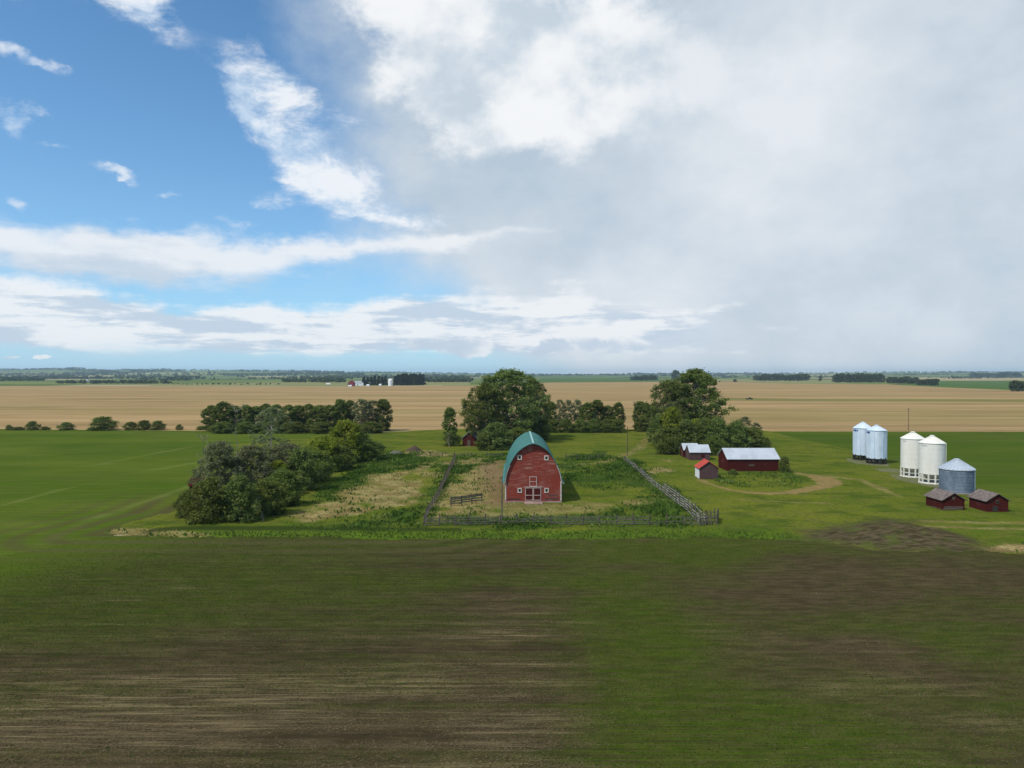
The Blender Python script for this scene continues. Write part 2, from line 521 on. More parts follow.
world = bpy.data.worlds.new('World'); scn.world = world; world.use_nodes = True
wt = world.node_tree; wt.nodes.clear(); k = NT(wt)
wout = k.n('ShaderNodeOutputWorld'); bg = k.n('ShaderNodeBackground'); k.l.new(bg.outputs[0], wout.inputs[0])
STR = .1
bg.inputs[1].default_value = STR
sky = k.n('ShaderNodeTexSky', sky_type='NISHITA', sun_disc=False)
sky.sun_elevation = SEL; sky.sun_rotation = math.atan2(SAZ[0], SAZ[1])
sky.altitude = 700; sky.air_density = 1.0; sky.dust_density = .35; sky.ozone_density = 2.2
dirv = k.n('ShaderNodeTexCoord').outputs['Generated']
sep = k.n('ShaderNodeSeparateXYZ'); k.put(sep.inputs[0], dirv)
dx_, dy_, dz_ = sep.outputs
az = k.m('ARCTAN2', dx_, dy_)
el = k.m('ARCSINE', dz_)
# cloud-sheet coordinates: the direction projected to a flat layer far overhead
zc = k.m('ADD', k.m('MAXIMUM', dz_, 0.0), .10)
comb = k.n('ShaderNodeCombineXYZ')
k.put(comb.inputs[0], k.m('DIVIDE', dx_, zc)); k.put(comb.inputs[1], k.m('DIVIDE', dy_, zc)); comb.inputs[2].default_value = 3.1
sheet = comb.outputs[0]
ae = k.n('ShaderNodeCombineXYZ'); k.put(ae.inputs[0], az); k.put(ae.inputs[1], el); ae.inputs[2].default_value = 1.7
aev = ae.outputs[0]
# billows in angle space, a bit wider than high
n_warp1 = k.noise(k.scale(aev, (1, 1.4, 1)), 5.0, 6, .6)
n_warp2 = k.noise(k.scale(aev, (1, 1.4, 1), (7.3, 2.1, 4.4)), 5.0, 6, .6)
waz = k.m('ADD', az, k.m('MULTIPLY', k.m('SUBTRACT', n_warp1, .5), .16))
wel = k.m('ADD', el, k.m('MULTIPLY', k.m('SUBTRACT', n_warp2, .5), .10))
billow = k.noise(k.scale(aev, (1, 1.35, 1), (2.2, 9.1, 0)), 8.0, 9, .62)
puffy = k.noise(k.scale(aev, (1, 1.2, 1), (5.2, 3.1, 0)), 9.0, 5, .5)
wisps = k.noise(k.scale(aev, (1.0, 1.9, 1), (4.4, 1.2, 0)), 9.0, 10, .66, .25)
streaky = k.noise(k.scale(aev, (1, 5.0, 1), (1.1, 3.3, 0)), 6.0, 8, .6)
layer = k.noise(k.scale(aev, (1, 7.0, 1), (3.7, 1.3, 0)), 8.0, 8, .62, .1)
soft = k.noise(k.scale(aev, (1, 1.3, 1), (8.8, 5.1, 0)), 2.6, 4, .5)

def blob(px, py, rx, ry, rot=0.0, warped=True):
    """soft ellipse round a direction; sizes in photo pixels; rot in degrees, positive leans up to the right"""
    a0, e0 = direction(px, py)
    a1, _ = direction(px + rx, py); a2, _ = direction(px - rx, py)
    ra = abs(a1 - a2) / 2
    _, e1 = direction(px, py + ry); _, e2 = direction(px, py - ry)
    re = abs(e1 - e2) / 2
    # one scale for both axes so that leaning ellipses keep their shape
    u_ = abs(direction(px + 10, py)[0] - direction(px - 10, py)[0]) / 20
    v_ = abs(direction(px, py + 10)[1] - direction(px, py - 10)[1]) / 20
    A, E = (waz, wel) if warped else (az, el)
    da = k.m('DIVIDE', k.m('SUBTRACT', A, a0), u_); de = k.m('DIVIDE', k.m('SUBTRACT', E, e0), v_)
    c, s = math.cos(R(rot)), math.sin(R(rot))
    u = k.m('ADD', k.m('MULTIPLY', da, c / rx), k.m('MULTIPLY', de, s / rx))
    v = k.m('SUBTRACT', k.m('MULTIPLY', de, c / ry), k.m('MULTIPLY', da, s / ry))
    r2 = k.m('ADD', k.m('MULTIPLY', u, u), k.m('MULTIPLY', v, v))
    return k.m('EXPONENT', k.m('MULTIPLY', r2, -1.0))
def total(bl):
    s = None
    for b_, w_ in bl:
        t = k.m('MULTIPLY', b_, w_) if w_ != 1 else b_
        s = t if s is None else k.m('ADD', s, t)
    return s
def cen(n_, w_): return k.m('MULTIPLY', k.m('SUBTRACT', n_, .5), w_)

skyc = k.mix(1.0, sky.outputs[0], (.88, 1.34, 1.53), 'MULTIPLY')
ICOL = lambda r, g, b_: (r / STR, g / STR, b_ / STR)
# pale air near the horizon
hz = k.m('EXPONENT', k.m('MULTIPLY', k.m('MAXIMUM', el, 0.0), -7.0))
skyc = k.mix(k.m('MULTIPLY', hz, .75), skyc, ICOL(.42, .64, .90))
# --- veil on the right: rain-grey layered cloud
veil = total([(blob(1010, 160, 430, 330, 0, True), 1.3), (blob(820, 330, 300, 110, 0, True), 1.1), (blob(600, 180, 190, 110, 0), .9),
              (blob(700, 40, 260, 180), .9), (blob(470, 130, 110, 80), .7), (blob(540, 250, 120, 50), .5), (blob(600, 300, 90, 40), .4), (blob(340, 30, 90, 60), .40), (blob(50, 175, 110, 45, 10), .26)])
overhead = k.m('MULTIPLY', k.ss(el, .50, .85), .75)
behind = k.m('MULTIPLY', k.ss(k.m('ABSOLUTE', az), .85, 1.4), k.ss(soft, .35, .65))
veil = k.m('ADD', veil, k.m('ADD', overhead, k.m('MULTIPLY', behind, .6)))
vm = k.ss(k.m('ADD', k.m('ADD', veil, cen(soft, .9)), cen(billow, .8)), .08, 1.0)
vm = k.m('MULTIPLY', vm, .97)
vlight = total([(blob(800, 140, 140, 110, 20), 1.15), (blob(640, 300, 150, 60), .35), (blob(640, 160, 150, 90), .45), (blob(720, 330, 200, 60), .35), (blob(760, 250, 160, 60), .3)])
vfac = k.m('ADD', k.m('MULTIPLY', vlight, .62), k.m('ADD', cen(billow, 1.1), k.m('ADD', cen(soft, 2.0), .25)), None, True)
vcol = k.mix(vfac, ICOL(.49, .59, .69), ICOL(.80, .84, .88))
c = k.mix(vm, skyc, vcol)
# --- thin high streaks
thin = total([(blob(226, 96, 24, 22, -60), .85), (blob(270, 84, 58, 28, -16), .95), (blob(258, 132, 56, 18, -40), .95), (blob(325, 158, 74, 34, -32), .95), (blob(365, 195, 80, 17, -12), .65), (blob(350, 140, 40, 16, 10), .4),
              (blob(268, 205, 18, 9, 8), .55), (blob(300, 206, 30, 6, 8), .4), (blob(405, 212, 50, 7, -6), .5),
              (blob(142, 18, 28, 32, -50), 1.15), (blob(120, -10, 40, 22, 0), .6), (blob(24, 10, 40, 13, -14), .9), (blob(60, 2, 30, 10, -14), .5), (blob(20, 66, 42, 8, -14), .85), (blob(75, 8, 24, 12, -10), .3),
              (blob(6, 128, 30, 18, -30), 1.2), (blob(36, 118, 20, 6, -12), .4), (blob(50, 152, 22, 4, -8), .5), (blob(108, 183, 26, 5, -4), .75), (blob(175, 203, 16, 4, 0), .7), (blob(2, 200, 18, 7, -20), .8),
              (blob(235, 228, 26, 6, 0), .45), (blob(345, 50, 40, 18, 20), .22)])
tm = k.ss(k.m('ADD', thin, cen(wisps, 4.2)), .18, 1.45)
tm = k.m('MULTIPLY', tm, k.ss(thin, .10, .45))
c = k.mix(k.m('MULTIPLY', tm, .93), c, k.mix(k.ss(wisps, .42, .6), ICOL(.62, .75, .90), ICOL(.90, .93, .97)))
# --- long bank and lower bank on the left
band = total([(blob(40, 245, 250, 22, -3), 1.25), (blob(250, 250, 150, 16, 6), .85), (blob(400, 240, 130, 9, 5), .75), (blob(480, 236, 60, 5, 4), .45)])
bm = k.m('MULTIPLY', k.ss(band, .08, .3), k.ss(k.m('ADD', band, k.m('ADD', cen(streaky, 1.2), cen(wisps, 1.4))), .15, 1.2))
bshade = k.ss(k.m('ADD', k.m('MULTIPLY', k.m('SUBTRACT', el, direction(100, 258)[1]), 12.0), k.m('ADD', cen(streaky, 2.4), cen(billow, 2.2))), -.55, .4)
c = k.mix(k.m('MULTIPLY', bm, .93), c, k.mix(bshade, ICOL(.60, .69, .79), ICOL(.86, .89, .93)))
low = total([(blob(10, 310, 180, 34, -4), 1.35), (blob(200, 326, 190, 27, -3), 1.35), (blob(420, 326, 160, 25, 0), 1.3), (blob(570, 330, 110, 32), 1.0), (blob(555, 288, 44, 12), .4), (blob(700, 332, 110, 18), .62), (blob(720, 312, 40, 8), .4)])
bottom = k.ss(k.m('ADD', el, cen(streaky, .05)), direction(300, 362)[1], direction(300, 343)[1])
lm = k.m('MULTIPLY', k.ss(k.m('ADD', low, k.m('ADD', cen(billow, 1.5), cen(layer, 1.3))), .30, 1.0), k.m('MULTIPLY', bottom, k.ss(low, .12, .4)))
puff = total([(blob(478, 343, 44, 13), 1.0), (blob(398, 350, 26, 5), .75), (blob(52, 359, 14, 3), .75), (blob(12, 359, 18, 3), .7), (blob(560, 348, 26, 9), .6), (blob(630, 345, 40, 12), .45)])
pm = k.ss(k.m('ADD', puff, cen(billow, 2.0)), .38, .62)
lfac = k.ss(k.m('ADD', k.m('ADD', k.m('ADD', cen(layer, 5.0), .16), cen(billow, 3.2)), k.m('MULTIPLY', k.m('SUBTRACT', el, direction(200, 312)[1]), 9.0)), -.42, .36)
lcol = k.mix(lfac, ICOL(.57, .67, .79), ICOL(.88, .91, .94))
c = k.mix(k.m('MULTIPLY', lm, .94), c, lcol)
pf = k.ss(k.m('ADD', cen(puffy, 4.5), k.m('MULTIPLY', k.m('SUBTRACT', el, direction(470, 345)[1]), 20.0)), -.4, .3)
pm = k.m('MULTIPLY', pm, k.ss(puff, .1, .35))
c = k.mix(k.m('MULTIPLY', pm, .92), c, k.mix(pf, ICOL(.56, .66, .78), ICOL(.88, .91, .94)))
# --- the big bright cumulus
cum = total([(blob(440, 24, 60, 60, 20), 1.1), (blob(500, 60, 110, 80), 1.2), (blob(620, 50, 120, 95), 1.1), (blob(460, 108, 50, 34, -18), .9), (blob(560, 115, 110, 36), 1.0), (blob(440, -50, 90, 60), .8), (blob(660, 110, 60, 50), .4)])
cm = k.ss(k.m('ADD', cum, cen(billow, 2.8)), .30, 1.15)
cm = k.m('MULTIPLY', k.m('MULTIPLY', cm, k.ss(cum, .1, .35)), k.m('SUBTRACT', 1.0, k.m('MULTIPLY', k.ss(k.m('ADD', waz, 0.0), direction(600, 100)[0], direction(780, 100)[0]), .95)))
core = total([(blob(500, 62, 46, 52, 10), .95), (blob(548, 10, 46, 18, 0), .8), (blob(585, 85, 34, 40, 20), .65), (blob(650, 40, 30, 30), .6), (blob(450, 70, 20, 30), .3)])
cfac = k.ss(k.m('SUBTRACT', k.m('ADD', cen(puffy, 4.2), cen(billow, 3.4)), k.m('SUBTRACT', core, .42)), -.85, .70)
c = k.mix(cm, c, k.mix(cfac, ICOL(.57, .66, .75), ICOL(.91, .93, .95)))
k.put(bg.inputs[0], c)
world.cycles.sampling_method = 'MANUAL'; world.cycles.sample_map_resolution = 1024

# ==================================================================
# THE LAND
# ==================================================================
def sheet_mesh(name, poly, res, z, matname, attr_fn, jag=.6, bounds=None, zfn=None, resy=None):
    poly = [tuple(p) for p in poly]
    xs = [p[0] for p in poly]; ys = [p[1] for p in poly]
    resy = resy or res
    gx = np.arange(min(xs) - res, max(xs) + 2 * res, res); gy = np.arange(min(ys) - resy, max(ys) + 2 * resy, resy)
    X, Y = np.meshgrid(gx, gy)
    ny, nx = X.shape
    ins = sdist(X, Y, poly) + (fbm(X * .35, Y * .35, 5) - .5) * 2 * jag < 0
    idx = np.arange(nx * ny).reshape(ny, nx)
    f = np.stack([idx[:-1, :-1], idx[:-1, 1:], idx[1:, 1:], idx[1:, :-1]], -1)
    keep = ins[:-1, :-1] & ins[:-1, 1:] & ins[1:, 1:] & ins[1:, :-1]
    f = f[keep]
    used = np.unique(f); remap = np.full(nx * ny, -1); remap[used] = np.arange(len(used))
    Xv, Yv = X.ravel()[used], Y.ravel()[used]
    Z = np.full(len(used), z) if zfn is None else z + zfn(Xv, Yv)
    attrs = attr_fn(Xv, Yv) if attr_fn else None
    o = npmesh(name, np.stack([Xv, Yv, Z], 1), remap[f], M[matname], None, attrs, smooth=True)
    return tag(o, kind='structure')

# ---- far ground
m, k2, b, out = new_mat('far_country'); M['country'] = m
p = k2.pos()
sp = k2.n('ShaderNodeSeparateXYZ'); k2.put(sp.inputs[0], p)
wob = k2.noise(k2.scale(p, (.0012, .0012, .0)), 1, 2)
fx = k2.m('FLOOR', k2.m('ADD', k2.m('DIVIDE', sp.outputs[0], 830.0), k2.m('MULTIPLY', wob, .3)))
fy = k2.m('FLOOR', k2.m('ADD', k2.m('DIVIDE', sp.outputs[1], 610.0), .37))
cv = k2.n('ShaderNodeCombineXYZ'); k2.put(cv.inputs[0], fx); k2.put(cv.inputs[1], fy)
wn = k2.n('ShaderNodeTexWhiteNoise', noise_dimensions='3D'); k2.put(wn.inputs[0], cv.outputs[0])
rp = k2.n('ShaderNodeValToRGB'); rp.color_ramp.interpolation = 'CONSTANT'
els = rp.color_ramp.elements
cols = [(0, (.10, .15, .04)), (.22, (.15, .19, .06)), (.42, (.07, .11, .03)), (.55, (.28, .24, .13)), (.66, (.12, .17, .05)), (.80, (.36, .31, .19)), (.92, (.06, .09, .03))]
els[0].position = 0; els[0].color = (*cols[0][1], 1); els[1].position = cols[1][0]; els[1].color = (*cols[1][1], 1)
for ps, cl in cols[2:]:
    e_ = els.new(ps); e_.color = (*cl, 1)
k2.put(rp.inputs[0], wn.outputs['Value'])
n1 = k2.noise(k2.scale(p, (.004, .012, 0)), 1, 5)
n2 = k2.noise(k2.scale(p, (.0011, .0035, 0)), 1, 6, .65)
cc = k2.mix(k2.ss(n1, .3, .75), rp.outputs[0], k2.mix(.5, rp.outputs[0], (.09, .10, .04)))
cc = k2.mix(k2.ss(n2, .57, .63), cc, (.03, .046, .024))
k2.put(b.inputs['Base Color'], cc)
gx = np.concatenate([np.linspace(-16000, -1500, 14), np.linspace(-1200, 1200, 13), np.linspace(1500, 16000, 14)])
gy = np.concatenate([[-600, -200, 0, 100, 200, 300, 500, 800], np.linspace(1200, 15000, 40)])
X, Y = np.meshgrid(gx, gy); idx = np.arange(X.size).reshape(X.shape)
F = np.stack([idx[:-1, :-1], idx[:-1, 1:], idx[1:, 1:], idx[1:, :-1]], -1).reshape(-1, 4)
tag(npmesh('ground', np.stack([X.ravel(), Y.ravel(), np.zeros(X.size)], 1), F, M['country']), kind='structure')

# ---- hills on the horizon
def hill_z(X, Y):
    X = np.asarray(X, float); Y = np.asarray(Y, float)
    ang = X / Y
    left = sstep(.05, -.65, ang)
    amp = 22 + 86 * left * (.6 + .5 * fbm(ang * 9 + 3, Y * 0, 9)) + 26 * sstep(.2, .6, ang)
    Z = amp * sstep(3600, 9500, Y) * (.62 + .6 * fbm(X / 1500, Y / 2600, 4)) - 1.5
    return np.where(Y < 3700, -1.0, Z)
gx = np.linspace(-11500, 11500, 260); gy = np.linspace(3600, 12500, 80)
X, Y = np.meshgrid(gx, gy); Z = hill_z(X, Y)
idx = np.arange(X.size).reshape(X.shape)
F = np.stack([idx[:-1, :-1], idx[:-1, 1:], idx[1:, 1:], idx[1:, :-1]], -1).reshape(-1, 4)
tag(npmesh('hills', np.stack([X.ravel(), Y.ravel(), Z.ravel()], 1), F, M['country'], smooth=True), kind='structure')

# ---- stubble field
m, k2, b, out = new_mat('dry_stubble'); M['stubble'] = m
p = k2.pos()
n1 = k2.noise(k2.scale(p, (.004, .020, 0)), 1, 7, .66)
n2 = k2.noise(k2.scale(p, (.0035, .034, 0), (9, 4, 0)), 1, 6, .62)
n3 = k2.noise(k2.scale(p, (.0018, .008, 0), (3, 1, 0)), 1, 6, .62)
n4 = k2.noise(k2.scale(p, (.012, .10, 0)), 1, 6, .65)
cc = k2.mix(k2.ss(n1, .36, .66), (.355, .250, .125), (.255, .175, .085))
cc = k2.mix(k2.m('MULTIPLY', k2.ss(n2, .45, .64), .5), cc, (.165, .118, .056))
cc = k2.mix(k2.m('MULTIPLY', k2.ss(n3, .46, .64), .5), cc, (.195, .170, .062))
cc = k2.mix(k2.m('MULTIPLY', k2.ss(n4, .48, .7), .5), cc, (.42, .31, .18))
cc = k2.mix(k2.m('MULTIPLY', k2.attr('green'), .75), cc, (.13, .14, .04))
k2.put(b.inputs['Base Color'], cc)
SP = [(-260, 430), (0, 430.5), (210, 432.5), (450, 431), (650, 431), (770, 432.5), (1024, 433), (1300, 433),
      (1300, 393), (1024, 390.5), (950, 387.5), (890, 384.5), (790, 383.5), (735, 381.5), (640, 381.8), (550, 382.5), (470, 385.5), (330, 386.5), (0, 386), (-260, 386)]
def stub_attr(X, Y):
    g = linedist(X, Y, [P(735, 399), P(800, 400), P(1024, 400.5), P(1300, 400.5)])
    w = sstep(46, 20, g + (fbm(X * .02, Y * .02, 2) - .5) * 18)
    g2 = linedist(X, Y, [P(930, 416.5), P(1100, 416)]); w2 = sstep(9, 3, g2 + (fbm(X * .03, Y * .05, 6) - .5) * 10) * .6
    e = sstep(12, 0, np.abs(sdist(X, Y, [P(*q) for q in SP]))) * .45
    return {'green': np.clip(w + w2 + e, 0, 1)}
sheet_mesh('stubble_field', [P(*q) for q in SP], 8, .012, 'stubble', stub_attr, jag=1.5, resy=4)
# far fields beyond it
m, k2, b, out = new_mat('far_crop'); M['far_crop'] = m
p = k2.pos(); n1 = k2.noise(k2.scale(p, (.003, .02, 0)), 1, 5)
k2.put(b.inputs['Base Color'], k2.mix(k2.ss(n1, .35, .7), (.055, .105, .028), (.085, .14, .04)))
M['far_tan'] = mottled('far_stubble', (.34, .27, .15), (.27, .22, .11), (.003, .02, .003), 1)
M['far_olive'] = mottled('far_pasture', (.15, .17, .055), (.21, .2, .08), (.004, .02, .004), 1)
def flat(name, pix, z, mname):
    mb = MB(); vs = [(*P(*q), z) for q in pix]
    mb.add(vs, [tuple(range(len(vs)))])
    return tag(mb.build(name, M[mname]), kind='structure')
flat('crop_field', [(540, 382.4), (640, 381.7), (660, 381.6), (660, 378), (540, 378)][::-1][::-1], .02, 'far_crop')
flat('crop_field', [(895, 384.3), (950, 387.2), (1024, 390), (1200, 393), (1200, 381.5), (1000, 381), (940, 381.5)], .02, 'far_crop')
flat('pasture_field', [(700, 381.3), (735, 381.3), (790, 383.2), (850, 383.6), (850, 380), (700, 379)], .022, 'far_olive')
flat('pasture_field', [(150, 386.0), (330, 386.2), (470, 385.2), (470, 381), (300, 382), (150, 384.0)], .022, 'far_olive')
flat('far_stubble_field', [(550, 377.2), (660, 377.2), (660, 376.2), (550, 376.2)], .024, 'far_tan')
flat('far_stubble_field', [(880, 380.6), (1100, 380.6), (1100, 377.5), (880, 377.6)], .024, 'far_tan')

# ---- young crop, left and right of the farmstead
m, k2, b, out = new_mat('young_crop'); M['crop'] = m
p = k2.pos()
n1 = k2.noise(k2.scale(p, (.012, .03, 0)), 1, 5, .6)
n2 = k2.noise(k2.scale(p, (.05, .5, 0)), 1, 5, .6)
n3 = k2.noise(k2.scale(p, (.9, 1.6, 0)), 1, 4, .7)
dr = k2.noise(k2.scale(p, (.06, 1.6, 0), (2, 5, 0)), 1, 5, .6)
cc = k2.mix(k2.ss(n1, .40, .60), (.060, .101, .010), (.088, .122, .015))
cc = k2.mix(k2.m('MULTIPLY', k2.ss(dr, .45, .62), .45), cc, (.034, .056, .009))
cc = k2.mix(k2.m('MULTIPLY', k2.ss(n2, .48, .66), .6), cc, (.088, .104, .022))
cc = k2.mix(k2.m('MULTIPLY', k2.ss(n3, .5, .75), .45), cc, (.035, .060, .012))
cc = k2.mix(k2.m('MULTIPLY', k2.attr('bare'), .85), cc, (.070, .060, .026))
cc = k2.mix(k2.m('MULTIPLY', k2.attr('pale'), .6), cc, (.14, .16, .045))
cc = k2.mix(k2.m('MULTIPLY', k2.attr('lush'), .6), cc, (.03, .062, .010))
k2.put(b.inputs['Base Color'], cc)
bump(k2, b, n3, .12)
CL = [(-260, 428.8), (0, 429), (210, 431), (300, 430.6), (392, 432.5), (340, 437), (285, 440), (240, 448), (226, 472), (216, 498), (192, 515), (160, 527), (112, 538), (70, 552), (0, 566), (-300, 600)]
def swath(X, Y):
    hd = sdist(X, Y, [P(*q) for q in [(98, 534), (130, 524), (168, 513), (200, 492), (330, 470), (420, 534)]])
    return (np.clip(np.sin(hd * 1.3 + fbm(X * .05, Y * .05, 3) * 1.5) * .9 + .5, 0, 1)) * sstep(30, 3, hd) * sstep(150, 125, Y) * sstep(86, 96, Y)
def crop_attr(X, Y):
    tl = np.zeros_like(X)
    for pts in ([(0, 506), (60, 490), (130, 474), (200, 462)], [(-100, 480), (40, 470), (110, 464)], [(40, 545), (90, 520), (150, 500), (195, 484)], [(0, 472), (90, 466), (190, 447)]):
        g = linedist(X, Y, [P(*q) for q in pts]); tl = np.maximum(tl, sstep(1.3, .3, g + (fbm(X * .2, Y * .2, 3) - .5) * 1.5) * sstep(.35, .6, fbm(X * .06, Y * .06, 8)))
    # headland swaths curling round the corner of the yard
    sw = swath(X, Y)
    bare = np.clip(sw * .85 + sstep(.58, .75, fbm(X * .05, Y * .05, 12)) * .3 * sstep(200, 120, Y), 0, 1)
    return {'bare': bare, 'pale': np.clip(tl * .8 + sstep(.6, .8, fbm(X * .02, Y * .09, 15)) * .25, 0, 1), 'lush': sstep(.55, .75, fbm(X * .03, Y * .03, 21)) * .4 + 0 * X}
sheet_mesh('crop_field', [P(*q) for q in CL], 1.0, .016, 'crop', crop_attr, jag=1.0)
CR = [(768, 431.5), (1024, 431.8), (1300, 432), (1300, 526), (1060, 509), (1024, 503), (985, 494), (930, 478), (890, 466), (850, 454), (800, 444)]
def crop_attr_r(X, Y):
    return {'bare': sstep(.6, .8, fbm(X * .03, Y * .06, 2)) * .3, 'pale': sstep(.6, .8, fbm(X * .02, Y * .1, 5)) * .3, 'lush': .15 + .5 * fbm(X * .03, Y * .05, 7)}
sheet_mesh('crop_field', [P(*q) for q in CR], 1.0, .016, 'crop', crop_attr_r, jag=1.0)

# ---- the farmyard
YARD = [(98, 535), (130, 522), (168, 512), (196, 497), (205, 470), (225, 445), (285, 439.5), (340, 436.5), (392, 432), (460, 428.8), (640, 429.3), (768, 430.8), (800, 439),
        (850, 449), (890, 461), (930, 473), (985, 489), (1024, 498), (1060, 503), (1140, 512), (1140, 558), (992, 552), (900, 552), (800, 542), (712, 538), (512, 540), (250, 538), (165, 538)]
DRY = [[(286, 516), (300, 508), (330, 500), (352, 492), (372, 476), (400, 466), (426, 462), (436, 476), (430, 490), (424, 502), (390, 508), (350, 516), (315, 521)],
       [(436, 518), (440, 500), (450, 482), (462, 474), (480, 466), (503, 462), (506, 508), (500, 517), (470, 515), (450, 519)],
       [(446, 462), (470, 458), (490, 459), (478, 464), (455, 467)],
       [(500, 506), (575, 506), (640, 498), (665, 492), (650, 505), (600, 511), (540, 519), (505, 518)]]
DIRTY = [(478, 464), (503, 458), (505, 506), (492, 508), (484, 490)]
TRACK = [(700, 480), (722, 488), (752, 493), (786, 493), (812, 489), (828, 485), (827, 481), (818, 477), (800, 474)]
WEED = [[(424, 524), (430, 500), (440, 472), (452, 456), (505, 454), (505, 460), (470, 470), (450, 488), (440, 512), (500, 519), (500, 526)],
        [(563, 459), (600, 452), (640, 462), (650, 478), (690, 508), (712, 524), (600, 526), (612, 508), (650, 495), (640, 488), (600, 490), (566, 486)],
        [(300, 505), (330, 482), (372, 462), (390, 452), (440, 452), (430, 470), (395, 470), (372, 482), (350, 500)],
        [(290, 522), (350, 517), (424, 506), (424, 530), (300, 530)],
        [(500, 520), (620, 513), (700, 526), (500, 529)],
        [(700, 474), (728, 474), (785, 470), (808, 476), (800, 487), (760, 489), (710, 482)]]
def yard_masks(X, Y):
    dry = np.zeros_like(X)
    for i, q in enumerate(DRY):
        dry = np.maximum(dry, pmask(X, Y, q, 2.0, 5.0, .16, 3 + i) * (.8 if i != 3 else .55))
    dry = dry * sstep(.33, .52, fbm(X * .14, Y * .10, 14) + .10) * sstep(.25, .48, fbm(X * .5, Y * .4, 24) + .09)
    sp = pmask(X, Y, [(96, 532), (112, 528), (165, 530), (200, 533), (215, 537), (100, 537)], 1.0, 1.2, .4, 9)
    dry = np.maximum(dry, sp * (.4 + .6 * fbm(X * .5, Y * .5, 4)))
    sp = pmask(X, Y, [(985, 549), (1005, 544), (1140, 544), (1140, 556), (990, 552)], .8, 1.0, .4, 9)
    dry = np.maximum(dry, sp)
    sp = pmask(X, Y, [(398, 454), (412, 449), (440, 451), (448, 455), (420, 457)], 1.5, 2.5, .3, 5); dry = np.maximum(dry, sp * .7)
    pth = linedist(X, Y, [P(*q) for q in [(570, 466), (600, 463), (622, 457), (640, 448), (650, 436)]])
    dry = np.maximum(dry, sstep(2.2, .6, pth + (fbm(X * .3, Y * .3, 2) - .5) * 2.5) * .4)
    for (px, py, w) in ((662, 470, 3.2), (652, 472, 2.2), (668, 461, 1.8)):
        qx, qy = P(px, py); dry = np.maximum(dry, sstep(w, w * .3, np.hypot(X - qx, (Y - qy) * .5) + (fbm(X * .4, Y * .4, 3) - .5) * 3) * .7)
    tk = [P(*q) for q in TRACK]
    g = linedist(X, Y, tk)
    # a faint vehicle turn south of the track, and ruts by the small sheds
    rut = np.zeros_like(X)
    for pts in ([(745, 500), (800, 503), (826, 503)], [(925, 521), (975, 523), (1030, 523)], [(930, 527), (1000, 529), (1060, 530)], [(775, 470), (860, 480), (900, 497)]):
        gg = linedist(X, Y, [P(*q) for q in pts]); rut = np.maximum(rut, sstep(1.2, .2, gg + (fbm(X * .3, Y * .3, 6) - .5) * 2) * .5)
    weed = np.zeros_like(X)
    for i, q in enumerate(WEED):
        weed = np.maximum(weed, pmask(X, Y, q, 2.0, 3.5, .2, 13 + i))
    weed = weed * (1 - dry)
    weed = weed * np.where((X > 43) & (Y > 148), .25, 1.0)
    weed[g < 2.0] = 0
    # lush verge between the yard and the ploughed field
    south = linedist(X, Y, [P(*q) for q in [(165, 538), (250, 538), (512, 540), (712, 538), (800, 542)]])
    verge = sstep(9, 2, south + (fbm(X * .15, Y * .3, 4) - .5) * 5) * (X < 42) * (X > -56)
    back = sstep(2.2, .6, np.abs(south - 6.5) + (fbm(X * .1, Y * .1, 4) - .5)) * (X < -8) * (X > -56)
    crest = pmask(X, Y, [(800, 541), (815, 530), (834, 523), (870, 520), (915, 522), (950, 534), (985, 549), (992, 553), (900, 556)], 3.2, 4.0, .25, 4)
    return dry, np.clip(rut, 0, 1), weed, verge, back, crest
def yard_attr(X, Y):
    dry, rut, weed, verge, back, crest = yard_masks(X, Y)
    qd = pmask(X, Y, DIRTY, 2.0, 2.5, .25, 33)
    return {'dry': np.clip(dry + rut, 0, 1), 'weed': weed * (.35 + .65 * sstep(.38, .56, fbm(X * .09, Y * .07, 83))), 'verge': verge, 'furrow': back, 'soil': crest, 'dirt': qd}
def mound_z(X, Y):
    mx, my = P(893, 538)
    d = np.sqrt(((X - mx) / 15.0) ** 2 + ((Y - my) / 7.5) ** 2)
    h = sstep(1, .1, d + (fbm(X * .15, Y * .15, 3) - .5) * .4) * 1.7
    return h + h * (fbm(X * .9, Y * .9, 8) - .5) * .5 + h * .05 * np.sin(Y * 3.2 + X * .5)
m, k2, b, out = new_mat('yard_turf'); M['yard'] = m
p = k2.pos()
n1 = k2.noise(k2.scale(p, (.03, .05, 0)), 1, 5, .6)
n2 = k2.noise(k2.scale(p, (.25, .3, 0)), 1, 5, .62)
n3 = k2.noise(k2.scale(p, (1.3, 1.7, 0)), 1, 4, .7)
cc = k2.mix(k2.ss(n1, .40, .60), (.126, .144, .017), (.080, .116, .012))
cc = k2.mix(k2.m('MULTIPLY', k2.ss(n2, .45, .62), .7), cc, (.118, .122, .028))
cc = k2.mix(k2.m('MULTIPLY', k2.ss(k2.noise(k2.scale(p, (.11, .16, 0), (5, 9, 0)), 1, 5, .65), .48, .64), .75), cc, (.048, .080, .012))
cc = k2.mix(k2.m('MULTIPLY', k2.ss(n3, .48, .62), .6), cc, (.045, .062, .012))
cc = k2.mix(k2.m('MULTIPLY', k2.attr('weed'), .85), cc, k2.mix(k2.ss(n3, .35, .65), (.026, .055, .010), (.05, .09, .015)))
cc = k2.mix(k2.m('MULTIPLY', k2.attr('verge'), .8), cc, k2.mix(k2.ss(n2, .35, .65), (.085, .15, .014), (.05, .095, .012)))
dryc = k2.mix(k2.ss(n2, .40, .60), (.36, .275, .135), (.22, .15, .07))
dryc = k2.mix(k2.m('MULTIPLY', k2.ss(n3, .46, .62), .7), dryc, (.095, .115, .025))
cc = k2.mix(k2.m('MULTIPLY', k2.attr('dry'), .95), cc, dryc)
